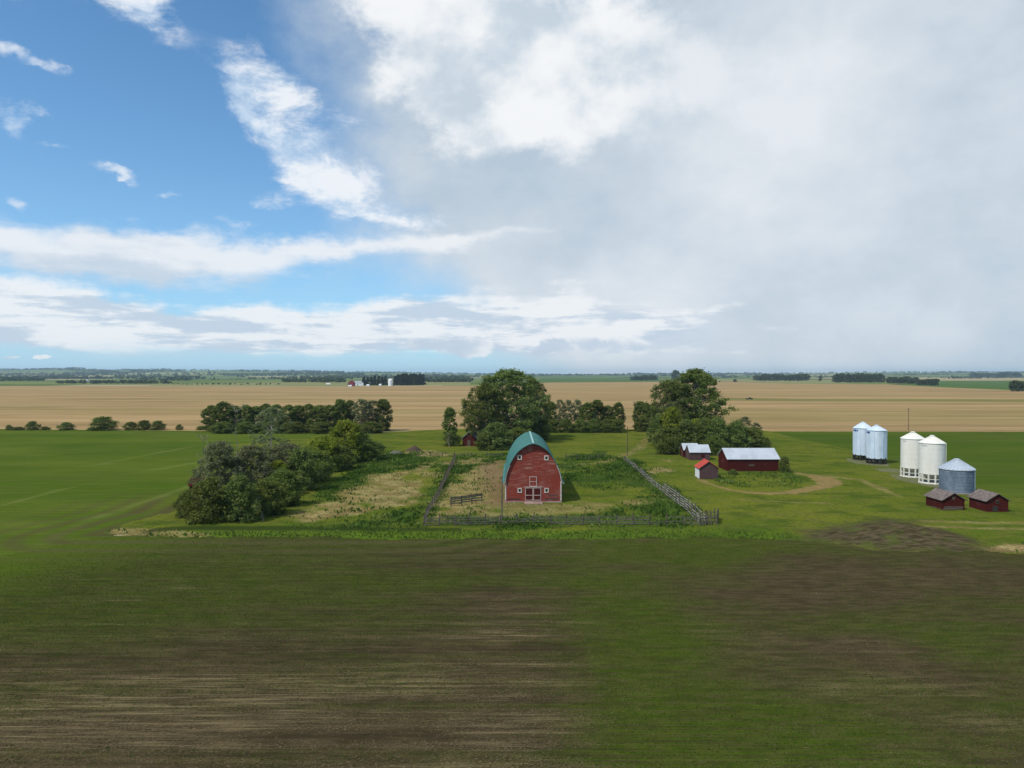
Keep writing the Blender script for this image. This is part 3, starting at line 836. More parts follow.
cc = k2.mix(k2.m('MULTIPLY', k2.attr('dirt'), .8), cc, k2.mix(k2.ss(n3, .4, .65), (.20, .135, .075), (.13, .085, .05)))
cc = k2.mix(k2.m('MULTIPLY', k2.attr('furrow'), .8), cc, (.02, .035, .009))
fur = k2.noise(k2.scale(p, (.5, 2.2, 0)), 1, 4, .6)
moundc = k2.mix(k2.ss(fur, .40, .60), (.092, .072, .044), (.040, .031, .019))
moundc = k2.mix(k2.m('MULTIPLY', k2.ss(n2, .48, .66), .65), moundc, (.065, .09, .018))
cc = k2.mix(k2.m('MULTIPLY', k2.attr('soil'), .95), cc, moundc)
k2.put(b.inputs['Base Color'], cc)
bump(k2, b, n3, .18)
sheet_mesh('yard_grass', [P(*q) for q in YARD], .5, .028, 'yard', yard_attr, jag=2.2, zfn=mound_z)

# ---- dirt track past the sheds
m, k2, b, out = new_mat('dirt_track_soil'); M['track'] = m
p = k2.pos()
n1 = k2.noise(k2.scale(p, (.5, .7, 0)), 1, 6, .65); n2 = k2.noise(k2.scale(p, (2.5, 3.5, 0)), 1, 4, .7)
cc = k2.mix(k2.ss(n1, .35, .65), (.25, .175, .075), (.165, .125, .05))
cc = k2.mix(k2.m('MULTIPLY', k2.ss(n2, .45, .7), .5), cc, (.13, .12, .035))
cc = k2.mix(k2.m('MULTIPLY', k2.attr('grassy'), k2.ss(n1, .25, .6)), cc, (.085, .115, .018))
k2.put(b.inputs['Base Color'], cc); bump(k2, b, n2, .06)
tk = [P(*q) for q in TRACK]
def smooth_line(pts, n=8):
    o = []
    for i in range(len(pts) - 1):
        p0 = pts[max(i - 1, 0)]; p1 = pts[i]; p2 = pts[i + 1]; p3 = pts[min(i + 2, len(pts) - 1)]
        for j in range(n):
            t = j / n
            o.append(.5 * ((2 * p1) + (p2 - p0) * t + (2 * p0 - 5 * p1 + 4 * p2 - p3) * t * t + (3 * p1 - p0 - 3 * p2 + p3) * t ** 3))
    o.append(pts[-1]); return o
ln = [(q.x, q.y) for q in smooth_line([Vector((*q, 0)) for q in tk], 6)]
gx = np.arange(34, 82, .3); gy = np.arange(135, 176, .3)
X, Y = np.meshgrid(gx, gy)
LX = np.array(ln); dd = np.full(X.shape, 1e9); tt = np.zeros(X.shape)
for i, (a0, b0) in enumerate(ln):
    q = np.hypot(X - a0, Y - b0); tt = np.where(q < dd, i / (len(ln) - 1), tt); dd = np.minimum(dd, q)
dd = np.minimum(dd, linedist(X, Y, ln))
wd = .55 + 1.15 * sstep(.15, .5, tt) + 1.1 * np.exp(-((tt - .78) / .13) ** 2) - .9 * sstep(.85, 1.0, tt)
wd = wd * (.7 + .6 * fbm(X * .25, Y * .25, 3)); edge = dd - wd + (fbm(X * .7, Y * .7, 8) - .5) * 1.6
ins = edge < .6
idx = np.arange(X.size).reshape(X.shape)
f = np.stack([idx[:-1, :-1], idx[:-1, 1:], idx[1:, 1:], idx[1:, :-1]], -1)[ins[:-1, :-1] & ins[:-1, 1:] & ins[1:, 1:] & ins[1:, :-1]]
used = np.unique(f); remap = np.full(X.size, -1); remap[used] = np.arange(len(used))
tag(npmesh('dirt_track', np.stack([X.ravel()[used], Y.ravel()[used], np.full(len(used), .036)], 1), remap[f], M['track'], None, {'grassy': sstep(-.6, .6, edge.ravel()[used])}, True), kind='structure')

# ---- the ploughed and seeded field in front
TILL = [(-500, 640), (-60, 566), (0, 556), (60, 545), (98, 534.5), (165, 534), (250, 534), (512, 536), (712, 534), (800, 538), (900, 547), (992, 547.5), (1140, 553), (1500, 575), (2600, 900), (-1600, 900)]
def pb(X, Y, px, py, rx, ry, rot=0):
    cx_, cy_ = P(px, py); c2, s2 = P(px + rx, py); d2 = abs(P(px, py - ry)[1] - P(px, py + ry)[1]) / 2
    r = abs(c2 - cx_)
    return np.exp(-(((X - cx_) / r) ** 2 + ((Y - cy_) / d2) ** 2))
def till_masks(X, Y):
    """green cover, pale straw residue and bare dark soil"""
    n = fbm(X * .045, Y * .09, 31, 5); nf = fbm(X * .02, Y * .9, 17, 4); nr = fbm(X * .008, Y * 2.2, 23, 3)
    g = .40 + 0 * X
    for (px, py, rx, ry, w) in ((120, 610, 200, 40, .45), (300, 585, 150, 25, .35), (20, 562, 200, 30, .75), (60, 600, 200, 30, .2), (630, 632, 50, 22, .45), (640, 740, 60, 50, .40), (690, 555, 60, 18, .25),
                                (860, 700, 120, 60, .12), (640, 690, 160, 90, .18), (980, 655, 60, 30, .35), (420, 680, 160, 30, .20), (560, 560, 300, 10, .15),
                                (130, 740, 220, 50, -.30), (500, 610, 60, 40, -.22), (510, 700, 60, 40, -.15), (760, 590, 90, 20, -.40), (890, 600, 80, 30, -.28), (800, 650, 90, 50, -.25),
                                (780, 560, 60, 12, -.2), (1000, 580, 100, 16, -.12), (420, 552, 120, 5, -.15), (340, 640, 120, 16, -.15), (1000, 740, 100, 50, -.18)):
        g = g + w * pb(X, Y, px, py, rx, ry)
    edge_ = linedist(X, Y, [P(*q) for q in [(-60, 566), (0, 556), (60, 545), (98, 534.5), (165, 537), (512, 539), (800, 541)]])
    g = g + .45 * sstep(16, 1, edge_) * (.4 + .9 * fbm(X * .05, Y * .15, 91))
    g = g + (n - .5) * .9 + ((nf - .5) * .55 + (nr - .5) * .35) * (1 - .6 * sstep(2, 14, X)) + (fbm(X * .12 + Y * .1, Y * .14 - X * .06, 47, 4) - .5) * .5 * sstep(2, 14, X)
    # the seeder pass that meets the next one in a straight line away from the camera
    seam = sstep(0, .6, X - (6.2 + (fbm(Y * .1, X * 0, 2) - .5) * .8))
    g = g + seam * sstep(40, 8, X) * .16 * sstep(88, 70, Y) - (1 - seam) * .08 * sstep(75, 60, Y) * sstep(-20, 2, X)
    s = .18 + .16 * sstep(10, 0, X) * sstep(70, 56, Y)
    for (px, py, rx, ry, w) in ((130, 700, 200, 30, .40), (60, 745, 220, 30, .42), (330, 690, 140, 16, .3), (500, 620, 50, 30, .28), (500, 730, 70, 40, .30), (740, 640, 80, 40, .14), (890, 665, 40, 26, .32), (850, 690, 60, 14, .2),
                                (860, 580, 100, 12, .2), (970, 720, 90, 30, .22), (700, 700, 60, 30, -.1), (900, 740, 120, 40, .05)):
        s = s + w * pb(X, Y, px, py, rx, ry)
    s = s + (fbm(X * .025, Y * 1.1, 41, 4) - .5) * (1 - .5 * sstep(2, 14, X)) + (fbm(X * .2, Y * .5, 43, 4) - .5) * .5
    return np.clip(g, 0, 1), np.clip(s, 0, 1), nf
def till_attr(X, Y):
    g, s, nf = till_masks(X, Y)
    le = linedist(X, Y, [P(*q) for q in [(-300, 606), (-60, 570), (0, 556), (60, 545), (90, 537)]])
    e = sstep(24, 1, le + (fbm(X * .1, Y * .3, 19) - .5) * 12)
    return {'green': g, 'straw': s, 'edge': e * .95, 'band': sstep(14, 2, X + (fbm(X * .05, Y * .08, 29) - .5) * 16) * .8 + .2, 'swath': swath(X, Y) * .9}
m, k2, b, out = new_mat('tilled_soil'); M['till'] = m
p = k2.pos()
n1 = k2.noise(k2.scale(p, (.35, 1.2, 0)), 1, 6, .65)
n2 = k2.noise(k2.scale(p, (.8, 5.0, 0)), 1, 4, .65)
n3 = k2.noise(k2.scale(p, (3.5, 5.0, 0)), 1, 4, .7)
n4 = k2.noise(k2.scale(p, (.18, 2.4, 0)), 1, 6, .66)
n5 = k2.noise(k2.scale(p, (.03, .9, 0), (4, 2, 0)), 1, 5, .6)
sx = k2.n('ShaderNodeSeparateXYZ'); k2.put(sx.inputs[0], p)
ry_ = k2.m('ADD', sx.outputs[1], k2.m('MULTIPLY', k2.m('SINE', k2.m('MULTIPLY', sx.outputs[0], .02)), -.25))
rowf = k2.m('ADD', k2.m('MULTIPLY', k2.m('COSINE', k2.m('MULTIPLY', ry_, 2 * math.pi / .36)), .5), .5)
n6 = k2.noise(k2.scale(p, (.09, 1.7, 0), (8, 2, 0)), 1, 6, .66)
cc = k2.mix(k2.ss(n1, .38, .62), (.046, .036, .019), (.074, .057, .030))  # dark soil tones, lowered further to include cloud shadow on the foreground
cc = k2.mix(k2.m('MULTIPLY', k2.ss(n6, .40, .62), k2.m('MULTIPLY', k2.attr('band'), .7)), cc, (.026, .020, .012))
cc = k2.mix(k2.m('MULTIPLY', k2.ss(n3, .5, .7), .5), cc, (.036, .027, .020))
rowmix = k2.m('ADD', k2.m('ADD', k2.m('MULTIPLY', rowf, .40), k2.m('MULTIPLY', k2.m('SUBTRACT', 1.0, k2.attr('band')), .22)), k2.m('MULTIPLY', k2.ss(k2.m('ADD', k2.m('MULTIPLY', n2, .35), k2.m('MULTIPLY', n4, .65)), .40, .60), .60))
gr = k2.m('MULTIPLY', k2.ss(k2.attr('green'), .12, .95), rowmix, None, True)
cc = k2.mix(gr, cc, k2.mix(k2.ss(n1, .35, .65), (.040, .068, .006), (.060, .088, .010)))
st = k2.m('MULTIPLY', k2.ss(k2.attr('straw'), .22, .85), k2.ss(k2.m('ADD', k2.m('MULTIPLY', n4, .45), k2.m('MULTIPLY', n6, .55)), .46, .60))
cc = k2.mix(k2.m('MULTIPLY', st, k2.m('ADD', .45, k2.m('MULTIPLY', rowf, .4))), cc, (.215, .17, .09))
cc = k2.mix(k2.attr('edge'), cc, k2.mix(k2.ss(n2, .4, .6), (.054, .088, .009), (.074, .104, .013)))
cc = k2.mix(k2.m('MULTIPLY', k2.attr('swath'), .6), cc, (.085, .075, .035))
k2.put(b.inputs['Base Color'], cc)
h = k2.m('ADD', k2.m('MULTIPLY', n2, .6), n3)
bump(k2, b, h, .09)
# the sheet only where a camera near this one can look
TW = [P(*q) for q in TILL[:14]] + [(120, 36), (-120, 36)]
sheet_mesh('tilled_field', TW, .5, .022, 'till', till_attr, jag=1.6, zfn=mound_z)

# ==================================================================
# GROUND COVER (one object of each kind)
# ==================================================================
def upright(name, X, Y, h, w, tint, matname, lean=.35, z0=.02, rng=RNG, zfn=None):
    n = len(X)
    a = rng.uniform(0, math.pi, n); lx = rng.normal(0, lean, n) * h; ly = rng.normal(0, lean, n) * h
    dx, dy = np.cos(a) * w / 2, np.sin(a) * w / 2
    Z = np.full(n, z0) if zfn is None else z0 + zfn(X, Y)
    V = np.empty((n, 4, 3))
    V[:, 0] = np.stack([X - dx * .45, Y - dy * .45, Z - .03], 1)
    V[:, 1] = np.stack([X + dx + lx * .5, Y + dy + ly * .5, Z + h * .6], 1)
    V[:, 2] = np.stack([X + lx, Y + ly, Z + h], 1)
    V[:, 3] = np.stack([X - dx + lx * .5, Y - dy + ly * .5, Z + h * .55], 1)
    o = npmesh(name, V.reshape(-1, 3), np.arange(4 * n).reshape(n, 4), M[matname], None, {'tint': np.repeat(tint, 4)})
    return o
def scatter(poly_px, n, rng=RNG):
    pw = np.array([P(*q) for q in poly_px]); lo = pw.min(0); hi = pw.max(0)
    X = rng.uniform(lo[0], hi[0], n); Y = rng.uniform(lo[1], hi[1], n)
    ins = sdist(X, Y, pw) < 0
    return X[ins], Y[ins]
BARNBOX = (-1.6, 9.6, 131.5, 159)
def clear(X, Y):
    return ~((X > BARNBOX[0]) & (X < BARNBOX[1]) & (Y > BARNBOX[2]) & (Y < BARNBOX[3]))
Xs, Ys = scatter(YARD, 900000)
dry, rut, weed, verge, back, crest = yard_masks(Xs, Ys)
qd = pmask(Xs, Ys, DIRTY, 2.0, 2.5, .25, 33)
trk = linedist(Xs, Ys, [P(*q) for q in TRACK]) < 2.2
ok = clear(Xs, Ys) & ~trk
u = RNG.rand(len(Xs))
patch = fbm(Xs * .12, Ys * .12, 51); fine = fbm(Xs * .5, Ys * .5, 52)
# weeds
brk = fbm(Xs * .09, Ys * .07, 83)
pk = ok & (u < np.maximum(.10 * np.clip(dry, 0, 1) * sstep(.45, .6, fine), weed * sstep(.30, .52, fine) * (.35 + .9 * patch) * (.25 + .75 * sstep(.38, .56, brk)))) & (crest < .3)
hh = (.12 + .50 * patch[pk]) * RNG.uniform(.4, 1.4, pk.sum())
o = upright('weeds', Xs[pk], Ys[pk], hh, hh * .75, np.clip(-.25 + 1.3 * fbm(Xs[pk] * .2, Ys[pk] * .2, 61) + RNG.uniform(-.15, .35, pk.sum()), 0, 1), 'weed', zfn=mound_z)
tag(o, 'dark green tall weeds filling the corrals round the barn', 'weeds', kind='stuff')
# grass
pg = ok & ~pk & (u > .5) & (u - .5 < .5 * (.03 + .60 * verge + .10 * sstep(.45, .65, fine)) * (1 - .8 * np.clip(dry + qd + back * .8, 0, 1))) & (crest < .4)
hh = (.07 + .07 * patch[pg] + .15 * verge[pg]) * RNG.uniform(.6, 1.3, pg.sum())
o = upright('grass', Xs[pg], Ys[pg], hh, hh * .9, np.clip(.5 * patch[pg] + RNG.uniform(-.2, .55, pg.sum()) * (1 - .4 * verge[pg]), 0, 1), 'grass', zfn=mound_z)
tag(o, 'short olive green grass across the farmyard', 'grass', kind='stuff')
# dry stalks
pd = ok & ~pk & ~pg & (RNG.rand(len(Xs)) < .33 * np.clip(dry, 0, 1) * (.4 + fine))
hh = (.05 + .12 * patch[pd]) * RNG.uniform(.6, 1.4, pd.sum())
o = upright('dry_stalks', Xs[pd], Ys[pd], hh, hh * .8, np.clip(.1 + .9 * fbm(Xs[pd] * .4, Ys[pd] * .4, 71) + RNG.uniform(-.25, .25, pd.sum()), 0, 1), 'dry', lean=.6, zfn=mound_z)
tag(o, 'dry straw coloured stalks on the bare corral patches', 'dry grass', kind='stuff')

# seedlings in rows and straw residue in the foreground field
def rows(y0, y1, sp, step, rng):
    xs = []; ys = []
    y = y0
    while y < y1:
        half = .76 * y + 4
        n = int(2 * half / step)
        xx = np.linspace(-half, half, n) + rng.uniform(-.5, .5, n) * step
        xs.append(xx); ys.append(np.full(n, y) + rng.normal(0, .03, n) + .25 * np.sin(xx * .02))
        y += sp
    return np.concatenate(xs), np.concatenate(ys)
TWp = np.array(TW)
Xr, Yr = rows(39.96, 106, .36, .085, RNG)
g, s, nf = till_masks(Xr, Yr)
le_ = linedist(Xr, Yr, [P(*q) for q in [(-300, 606), (-60, 570), (0, 556), (60, 545), (90, 537)]])
keep = (RNG.rand(len(Xr)) < np.clip((g - .12) * 1.15, 0.02, .9) * (.25 + .75 * sstep(2, 24, le_)) * sstep(108, 55, Yr) ** .35) & (sdist(Xr, Yr, TWp) < -.4)
hh = RNG.uniform(.035, .085, keep.sum())
o = upright('seedlings', Xr[keep], Yr[keep], hh, hh * 1.5, np.clip(RNG.uniform(0, .9, keep.sum()), 0, 1), 'seedling', lean=.5, z0=.03, zfn=mound_z)
tag(o, 'rows of small green seedlings across the dark foreground field', 'crop', kind='stuff')
n = 900000
Yr = 40 + 66 * RNG.rand(n) ** 1.5; Xr = RNG.uniform(-1, 1, n) * (.76 * Yr + 4)
g, s, nf = till_masks(Xr, Yr)
keep = (RNG.rand(n) < np.clip(s - .1, .015, .8) * .6 * (1 - .6 * sstep(2, 14, Xr))) & (sdist(Xr, Yr, TWp) < -.4)
Xr, Yr = Xr[keep], Yr[keep]; n = len(Xr)
a = RNG.normal(0, .3, n); L = RNG.uniform(.03, .11, n); W = RNG.uniform(.004, .010, n)
ux, uy = np.cos(a), np.sin(a)
zz = RNG.uniform(.03, .06, n) + mound_z(Xr, Yr); tz = RNG.uniform(0, .05, n)
V = np.empty((n, 4, 3))
V[:, 0] = np.stack([Xr - ux * L, Yr - uy * L, zz], 1); V[:, 2] = np.stack([Xr + ux * L, Yr + uy * L, zz + tz], 1)
V[:, 1] = np.stack([Xr - uy * W, Yr + ux * W, zz + tz * .5], 1); V[:, 3] = np.stack([Xr + uy * W, Yr - ux * W, zz + tz * .5], 1)
o = npmesh('straw', V.reshape(-1, 3), np.arange(4 * n).reshape(n, 4), M['straw'], None, {'tint': np.repeat(RNG.rand(n), 4)})
tag(o, 'pale straw residue lying along the rows of the foreground field', 'straw', kind='stuff')

# ==================================================================
# BARN
# ==================================================================
BX, BY, BL = 3.96, 132.3, 26.0
barn = empty('barn', (BX, BY, .03), 0, 'large weathered red barn with a teal gothic arch roof and white framed door', 'barn')
PROF = [(5.2, 4.1), (5.02, 5.2), (4.6, 6.4), (4.0, 7.65), (3.1, 9.05), (2.1, 10.0), (1.05, 10.65), (0, 10.95)]
def arch(pts, off):
    """half profile offset outwards"""
    v = [Vector((x, z)) for x, z in pts]; o = []
    for i, q in enumerate(v):
        t = (v[min(i + 1, len(v) - 1)] - v[max(i - 1, 0)]).normalized()
        nrm = Vector((t.y, -t.x))
        if i == len(v) - 1: nrm = Vector((0, 1))
        o.append((max(0, q.x + nrm.x * off), q.y + nrm.y * off))
    return o
def dense(pts, n=4):
    v = [Vector((x, z, 0)) for x, z in pts]
    return [(q.x, q.y) for q in smooth_line(v, n)]
half = dense(PROF)
poly = [(-5.25, .0), (5.25, .0)] + half + [(-x, z) for x, z in half[::-1][1:]]
MB().prism(poly, 0, BL).build('wall', M['barn_red'], barn)
inner = arch(half, .04); outer = arch(half, .17)
flare_in = [(5.75, 3.55), (5.45, 3.85)]; flare_out = [(5.80, 3.68), (5.56, 3.98)]
inner = flare_in + inner; outer = flare_out + outer
mb = MB()
ring = [(x, z) for x, z in outer] + [(-x, z) for x, z in outer[::-1][1:]] 
ringi = [(x, z) for x, z in inner] + [(-x, z) for x, z in inner[::-1][1:]]
nR = len(ring)
y0, y1 = -.40, BL + .35
vs = []
# the peak reaches out a little further than the eaves
for q, yy in ((ring, y0), (ringi, y0), (ring, y1), (ringi, y1)):
    for (x, z) in q:
        hood = -.35 * max(0, (z - 9.0) / 2.0) if yy < 0 else 0
        vs.append((x, yy + hood, z))
fs = []
for i in range(nR - 1):
    fs.append((i, i + 1, 2 * nR + i + 1, 2 * nR + i))
    fs.append((nR + i + 1, nR + i, 3 * nR + i, 3 * nR + i + 1))
    fs.append((i + 1, i, nR + i, nR + i + 1))
    fs.append((2 * nR + i, 2 * nR + i + 1, 3 * nR + i + 1, 3 * nR + i))
fs.append((0, 2 * nR, 3 * nR, nR)); fs.append((nR - 1, 2 * nR - 1, 4 * nR - 1, 3 * nR - 1))
mb.add(vs, fs)
roof = mb.build('roof', M['teal_roof'], barn, smooth=35)
mb = MB(); mb.beam((0, y0 - .3, 11.16), (0, y1, 11.16), .34, .07); mb.build('ridge_cap', mottled('pale_ridge', (.30, .46, .46), (.22, .38, .38)), roof)
# barge boards along the lower part of the arch and the corner boards
for sgn in (1, -1):
    mb = MB()
    lo = [q for q in inner if q[1] < 7.2]
    for (a0, a1) in zip(lo[:-1], lo[1:]):
        mb.beam((sgn * (a0[0] - .02), y0 + .05, a0[1]), (sgn * (a1[0] - .02), y0 + .05, a1[1]), .07, .16)
    mb.build('barge_board', M['trim_pale'], barn)
    MB().box((sgn * 5.16, -.035, 2.2), (.24, .07, 3.6)).build('corner_board', M['trim_pale'], barn)
MB().box((0, BL / 2, .12), (10.66, BL + .16, .30)).build('foundation', M['concrete'], barn)
def barn_window(x, z, w=.80, h=.90):
    f = MB()
    t = .18
    for s in (-1, 1): f.box((x + s * (w / 2 - t / 2), -.05, z), (t, .10, h))
    for s in (-1, 1): f.box((x, -.052, z + s * (h / 2 - t / 2)), (w - 2 * t, .104, t))
    fr = f.build('window', M['white_paint'], barn)
    MB().box((x, -.012, z), (w - 2 * t + .02, .03, h - 2 * t + .02)).build('pane', M['dark_pane'], fr)
for (x, z) in ((-2.53, 8.42), (2.45, 8.35), (-2.53, 2.28), (2.48, 2.28)): barn_window(x, z)
def framed(name, x0, x1, z0, z1, mids, t=.095, panel='barn_red', yoff=.0):
    MBp = MB().box(((x0 + x1) / 2, -.04 - yoff, (z0 + z1) / 2), (x1 - x0 - .02, .08, z1 - z0 - .02))
    d = MBp.build(name, M[panel], barn)
    f = MB(); yy = -.09 - yoff
    f.box((x0 + t / 2, yy, (z0 + z1) / 2), (t, .06, z1 - z0)); f.box((x1 - t / 2, yy, (z0 + z1) / 2), (t, .06, z1 - z0))
    for z in [z0 + t / 2, z1 - t / 2] + mids:
        f.box(((x0 + x1) / 2, yy - .002, z), (x1 - x0 - 2 * t, .06, t))
    f.build('frame', M['trim_pink'], d)
    return d
framed('door', -1.5, -.03, .42, 2.78, [1.38], panel='shed_red'); framed('door', .03, 1.46, .42, 2.78, [1.38], panel='shed_red')
framed('loft_door', -.72, .68, 3.02, 4.86, [3.92])
MB().beam((-1.7, -.12, 2.93), (1.7, -.12, 2.93), .08, .10).build('door_track', M['trim_pale'], barn)
MB().box((0, -1.1, .10), (3.4, 1.9, .20), rx=R(3)).build('door_ramp', M['concrete'], barn)
# boards with peeling paint: a few sprung clapboards low on the front
for (x, z, w) in ((3.4, .72, 2.6), (-3.6, .66, 2.2), (3.7, 1.35, 1.8)):
    MB().box((x, -.03, z), (w, .05, .19), ry=R(rnd.uniform(-.8, .8))).build('loose_board', M['grey_boards'], barn)

# ==================================================================
# SHEDS
# ==================================================================
def shed(name, label, cat, loc, rz, w, d, eave, ridge, along, wallm, roofm, over=.25, extras=None, group=None):
    """w along x, d along y; origin at the front left corner of the footprint; along = ridge direction"""
    r = empty(name, loc, rz, label, cat, group)
    if along == 'y':
        poly = [(0, 0), (w, 0), (w, eave), (w / 2, ridge), (0, eave)]
        MB().prism(poly, 0, d).build('wall', M[wallm], r)
        f = lambda x, y, z: (x, y, z)
        half_, length, other = w / 2, d, w
    else:
        poly = [(0, 0), (d, 0), (d, eave), (d / 2, ridge), (0, eave)]
        mb = MB().prism(poly, 0, w)
        mb.v = [(v[1], v[0], v[2]) for v in mb.v]; mb.f = [t[::-1] for t in mb.f]
        mb.build('wall', M[wallm], r)
        f = lambda x, y, z: (y, x, z)
        half_, length, other = d / 2, w, d
    sl = (ridge - eave) / half_
    nrm = Vector((-sl, 1)).normalized()
    t = .09
    lowx = -over; lowz = eave - over * sl
    mb = MB()
    prof = [(lowx, lowz + .03), (half_, ridge + .03), (other + over, lowz + .03), (other + over, lowz + .03 + t), (half_, ridge + .03 + t * 1.1), (lowx, lowz + .03 + t)]
    n = len(prof)
    vs = [f(x, -over, z) for x, z in prof] + [f(x, length + over, z) for x, z in prof]
    fs = [(0, 1, 4, 5), (1, 2, 3, 4), (n + 5, n + 4, n + 1, n), (n + 4, n + 3, n + 2, n + 1)] + [(i, n + i, n + (i + 1) % n, (i + 1) % n) for i in range(n)]
    if along == 'x': fs = [q[::-1] for q in fs]
    mb.add(vs, fs); rf = mb.build('roof', M[roofm], r)
    return r
def front_box(r, name, x, z, w, h, m, y=-.03, t=.06):
    return MB().box((x, y, z), (w, t, h)).build(name, M[m], r)
def side_box(r, name, y, z, w, h, m, x=-.03, t=.06):
    return MB().box((x, y, z), (t, w, h)).build(name, M[m], r)

# long machine shed
s1 = shed('machine_shed', 'long low red shed with a pale tin roof beside the bushes', 'shed', (53.2, 175, .03), 0, 12.6, 8, 3.05, 5.2, 'x', 'dark_red', 'tin_x', .3)
front_box(s1, 'vent', 5.9, 1.5, 1.3, .5, 'fence_dark')
side_box(s1, 'end_door', 4.0, 1.4, 2.6, 2.6, 'shed_red')
# red roofed small shed
X_, Y_ = P(699.5, 479.2)
s2 = shed('tool_shed', 'small grey board shed with a bright red roof and white side', 'shed', (X_, Y_, .03), R(-3), 4.2, 4.6, 2.5, 4.0, 'y', 'grey_boards', 'red_tin', .3)
side_box(s2, 'side_cladding', 2.3, 1.27, 4.5, 2.4, 'white_door', x=-.05, t=.07)
front_box(s2, 'gable_hatch', 2.1, 2.7, .6, .5, 'fence_dark')
# twin small sheds
X_, Y_ = P(690, 460.3)
s3 = shed('granary_shed', 'small brown board shed with a clean white tin roof, nearer of the twin sheds', 'shed', (X_, Y_, .03), 0, 5.5, 5.0, 2.25, 4.0, 'x', 'grey_boards', 'tin_x', .25)
side_box(s3, 'door', 2.4, 1.0, 1.1, 1.9, 'fence_dark'); front_box(s3, 'hatch', 3.6, 1.2, 1.0, .8, 'dark_red')
X_, Y_ = P(684, 457.5)
s4 = shed('granary_shed', 'small dark shed half hidden behind the twin white roofed shed', 'shed', (X_, Y_, .03), 0, 4.2, 4.6, 2.2, 3.75, 'x', 'dark_red', 'tin_x', .25)
side_box(s4, 'door', 2.3, 1.0, 1.1, 1.9, 'fence_dark')
# pair of shingled red sheds by the bins
X_, Y_ = P(942.4, 510.2)
s5 = shed('red_shed', 'low red shed with grey shingles in front of the grey bin', 'shed', (X_, Y_, .03), 0, 3.9, 5.0, 1.8, 2.95, 'y', 'dark_red', 'shingle', .3)
front_box(s5, 'gable_door', 1.95, 2.1, .55, .55, 'fence_dark'); front_box(s5, 'lower_boards', 1.95, .35, 3.3, .6, 'fence_dark')
X_, Y_ = P(986.5, 512)
s6 = shed('red_shed', 'low red shed with brown shingles and small square gable hatch, nearest the right edge', 'shed', (X_, Y_, .03), 0, 3.8, 4.7, 1.95, 3.1, 'y', 'shed_red', 'shingle', .32)
h_ = front_box(s6, 'hatch', 1.9, 1.75, .55, .6, 'fence_dark'); front_box(s6, 'door', 1.5, .55, .9, .9, 'dark_iron')
MB().box((1.9, -.075, 1.75), (.4, .03, .42)).build('pane', M['dark_pane'], h_)
# lumber at the foot of the first
for i in range(4):
    X_, Y_ = P(931 + i * 4, 507.5 + i * 1.0)
    o = MB().beam((0, 0, .12 + .04 * i), (1.9, .5 - .2 * i, .12 + .05 * i), .22, .10).build('scrap_board', M['fence_grey'])
    o.location = (X_, Y_, .03); tag(o, 'weathered grey board lying at the foot of the low red shed', 'board', 'scrap boards by the red shed')
# shed below the tall trees
X_, Y_ = P(462.5, 446)
s7 = shed('garden_shed', 'small brown red shed with a blue tin roof under the tall tree', 'shed', (X_, Y_, .03), R(-14), 5.0, 4.6, 2.6, 4.7, 'y', 'dark_red', 'tin_y', .35)
front_box(s7, 'door', 2.2, 1.0, 1.1, 2.0, 'fence_dark')
# red shed behind the left bushes
X_, Y_ = P(189.5, 493)
s8 = shed('field_shed', 'dark red shed end peeking out behind the left bushes', 'shed', (X_, Y_, .03), R(10), 3.2, 4, 1.5, 2.7, 'x', 'shed_red', 'dark_red', .25)
side_box(s8, 'door', 2.0, .8, 1.0, 1.5, 'fence_dark')

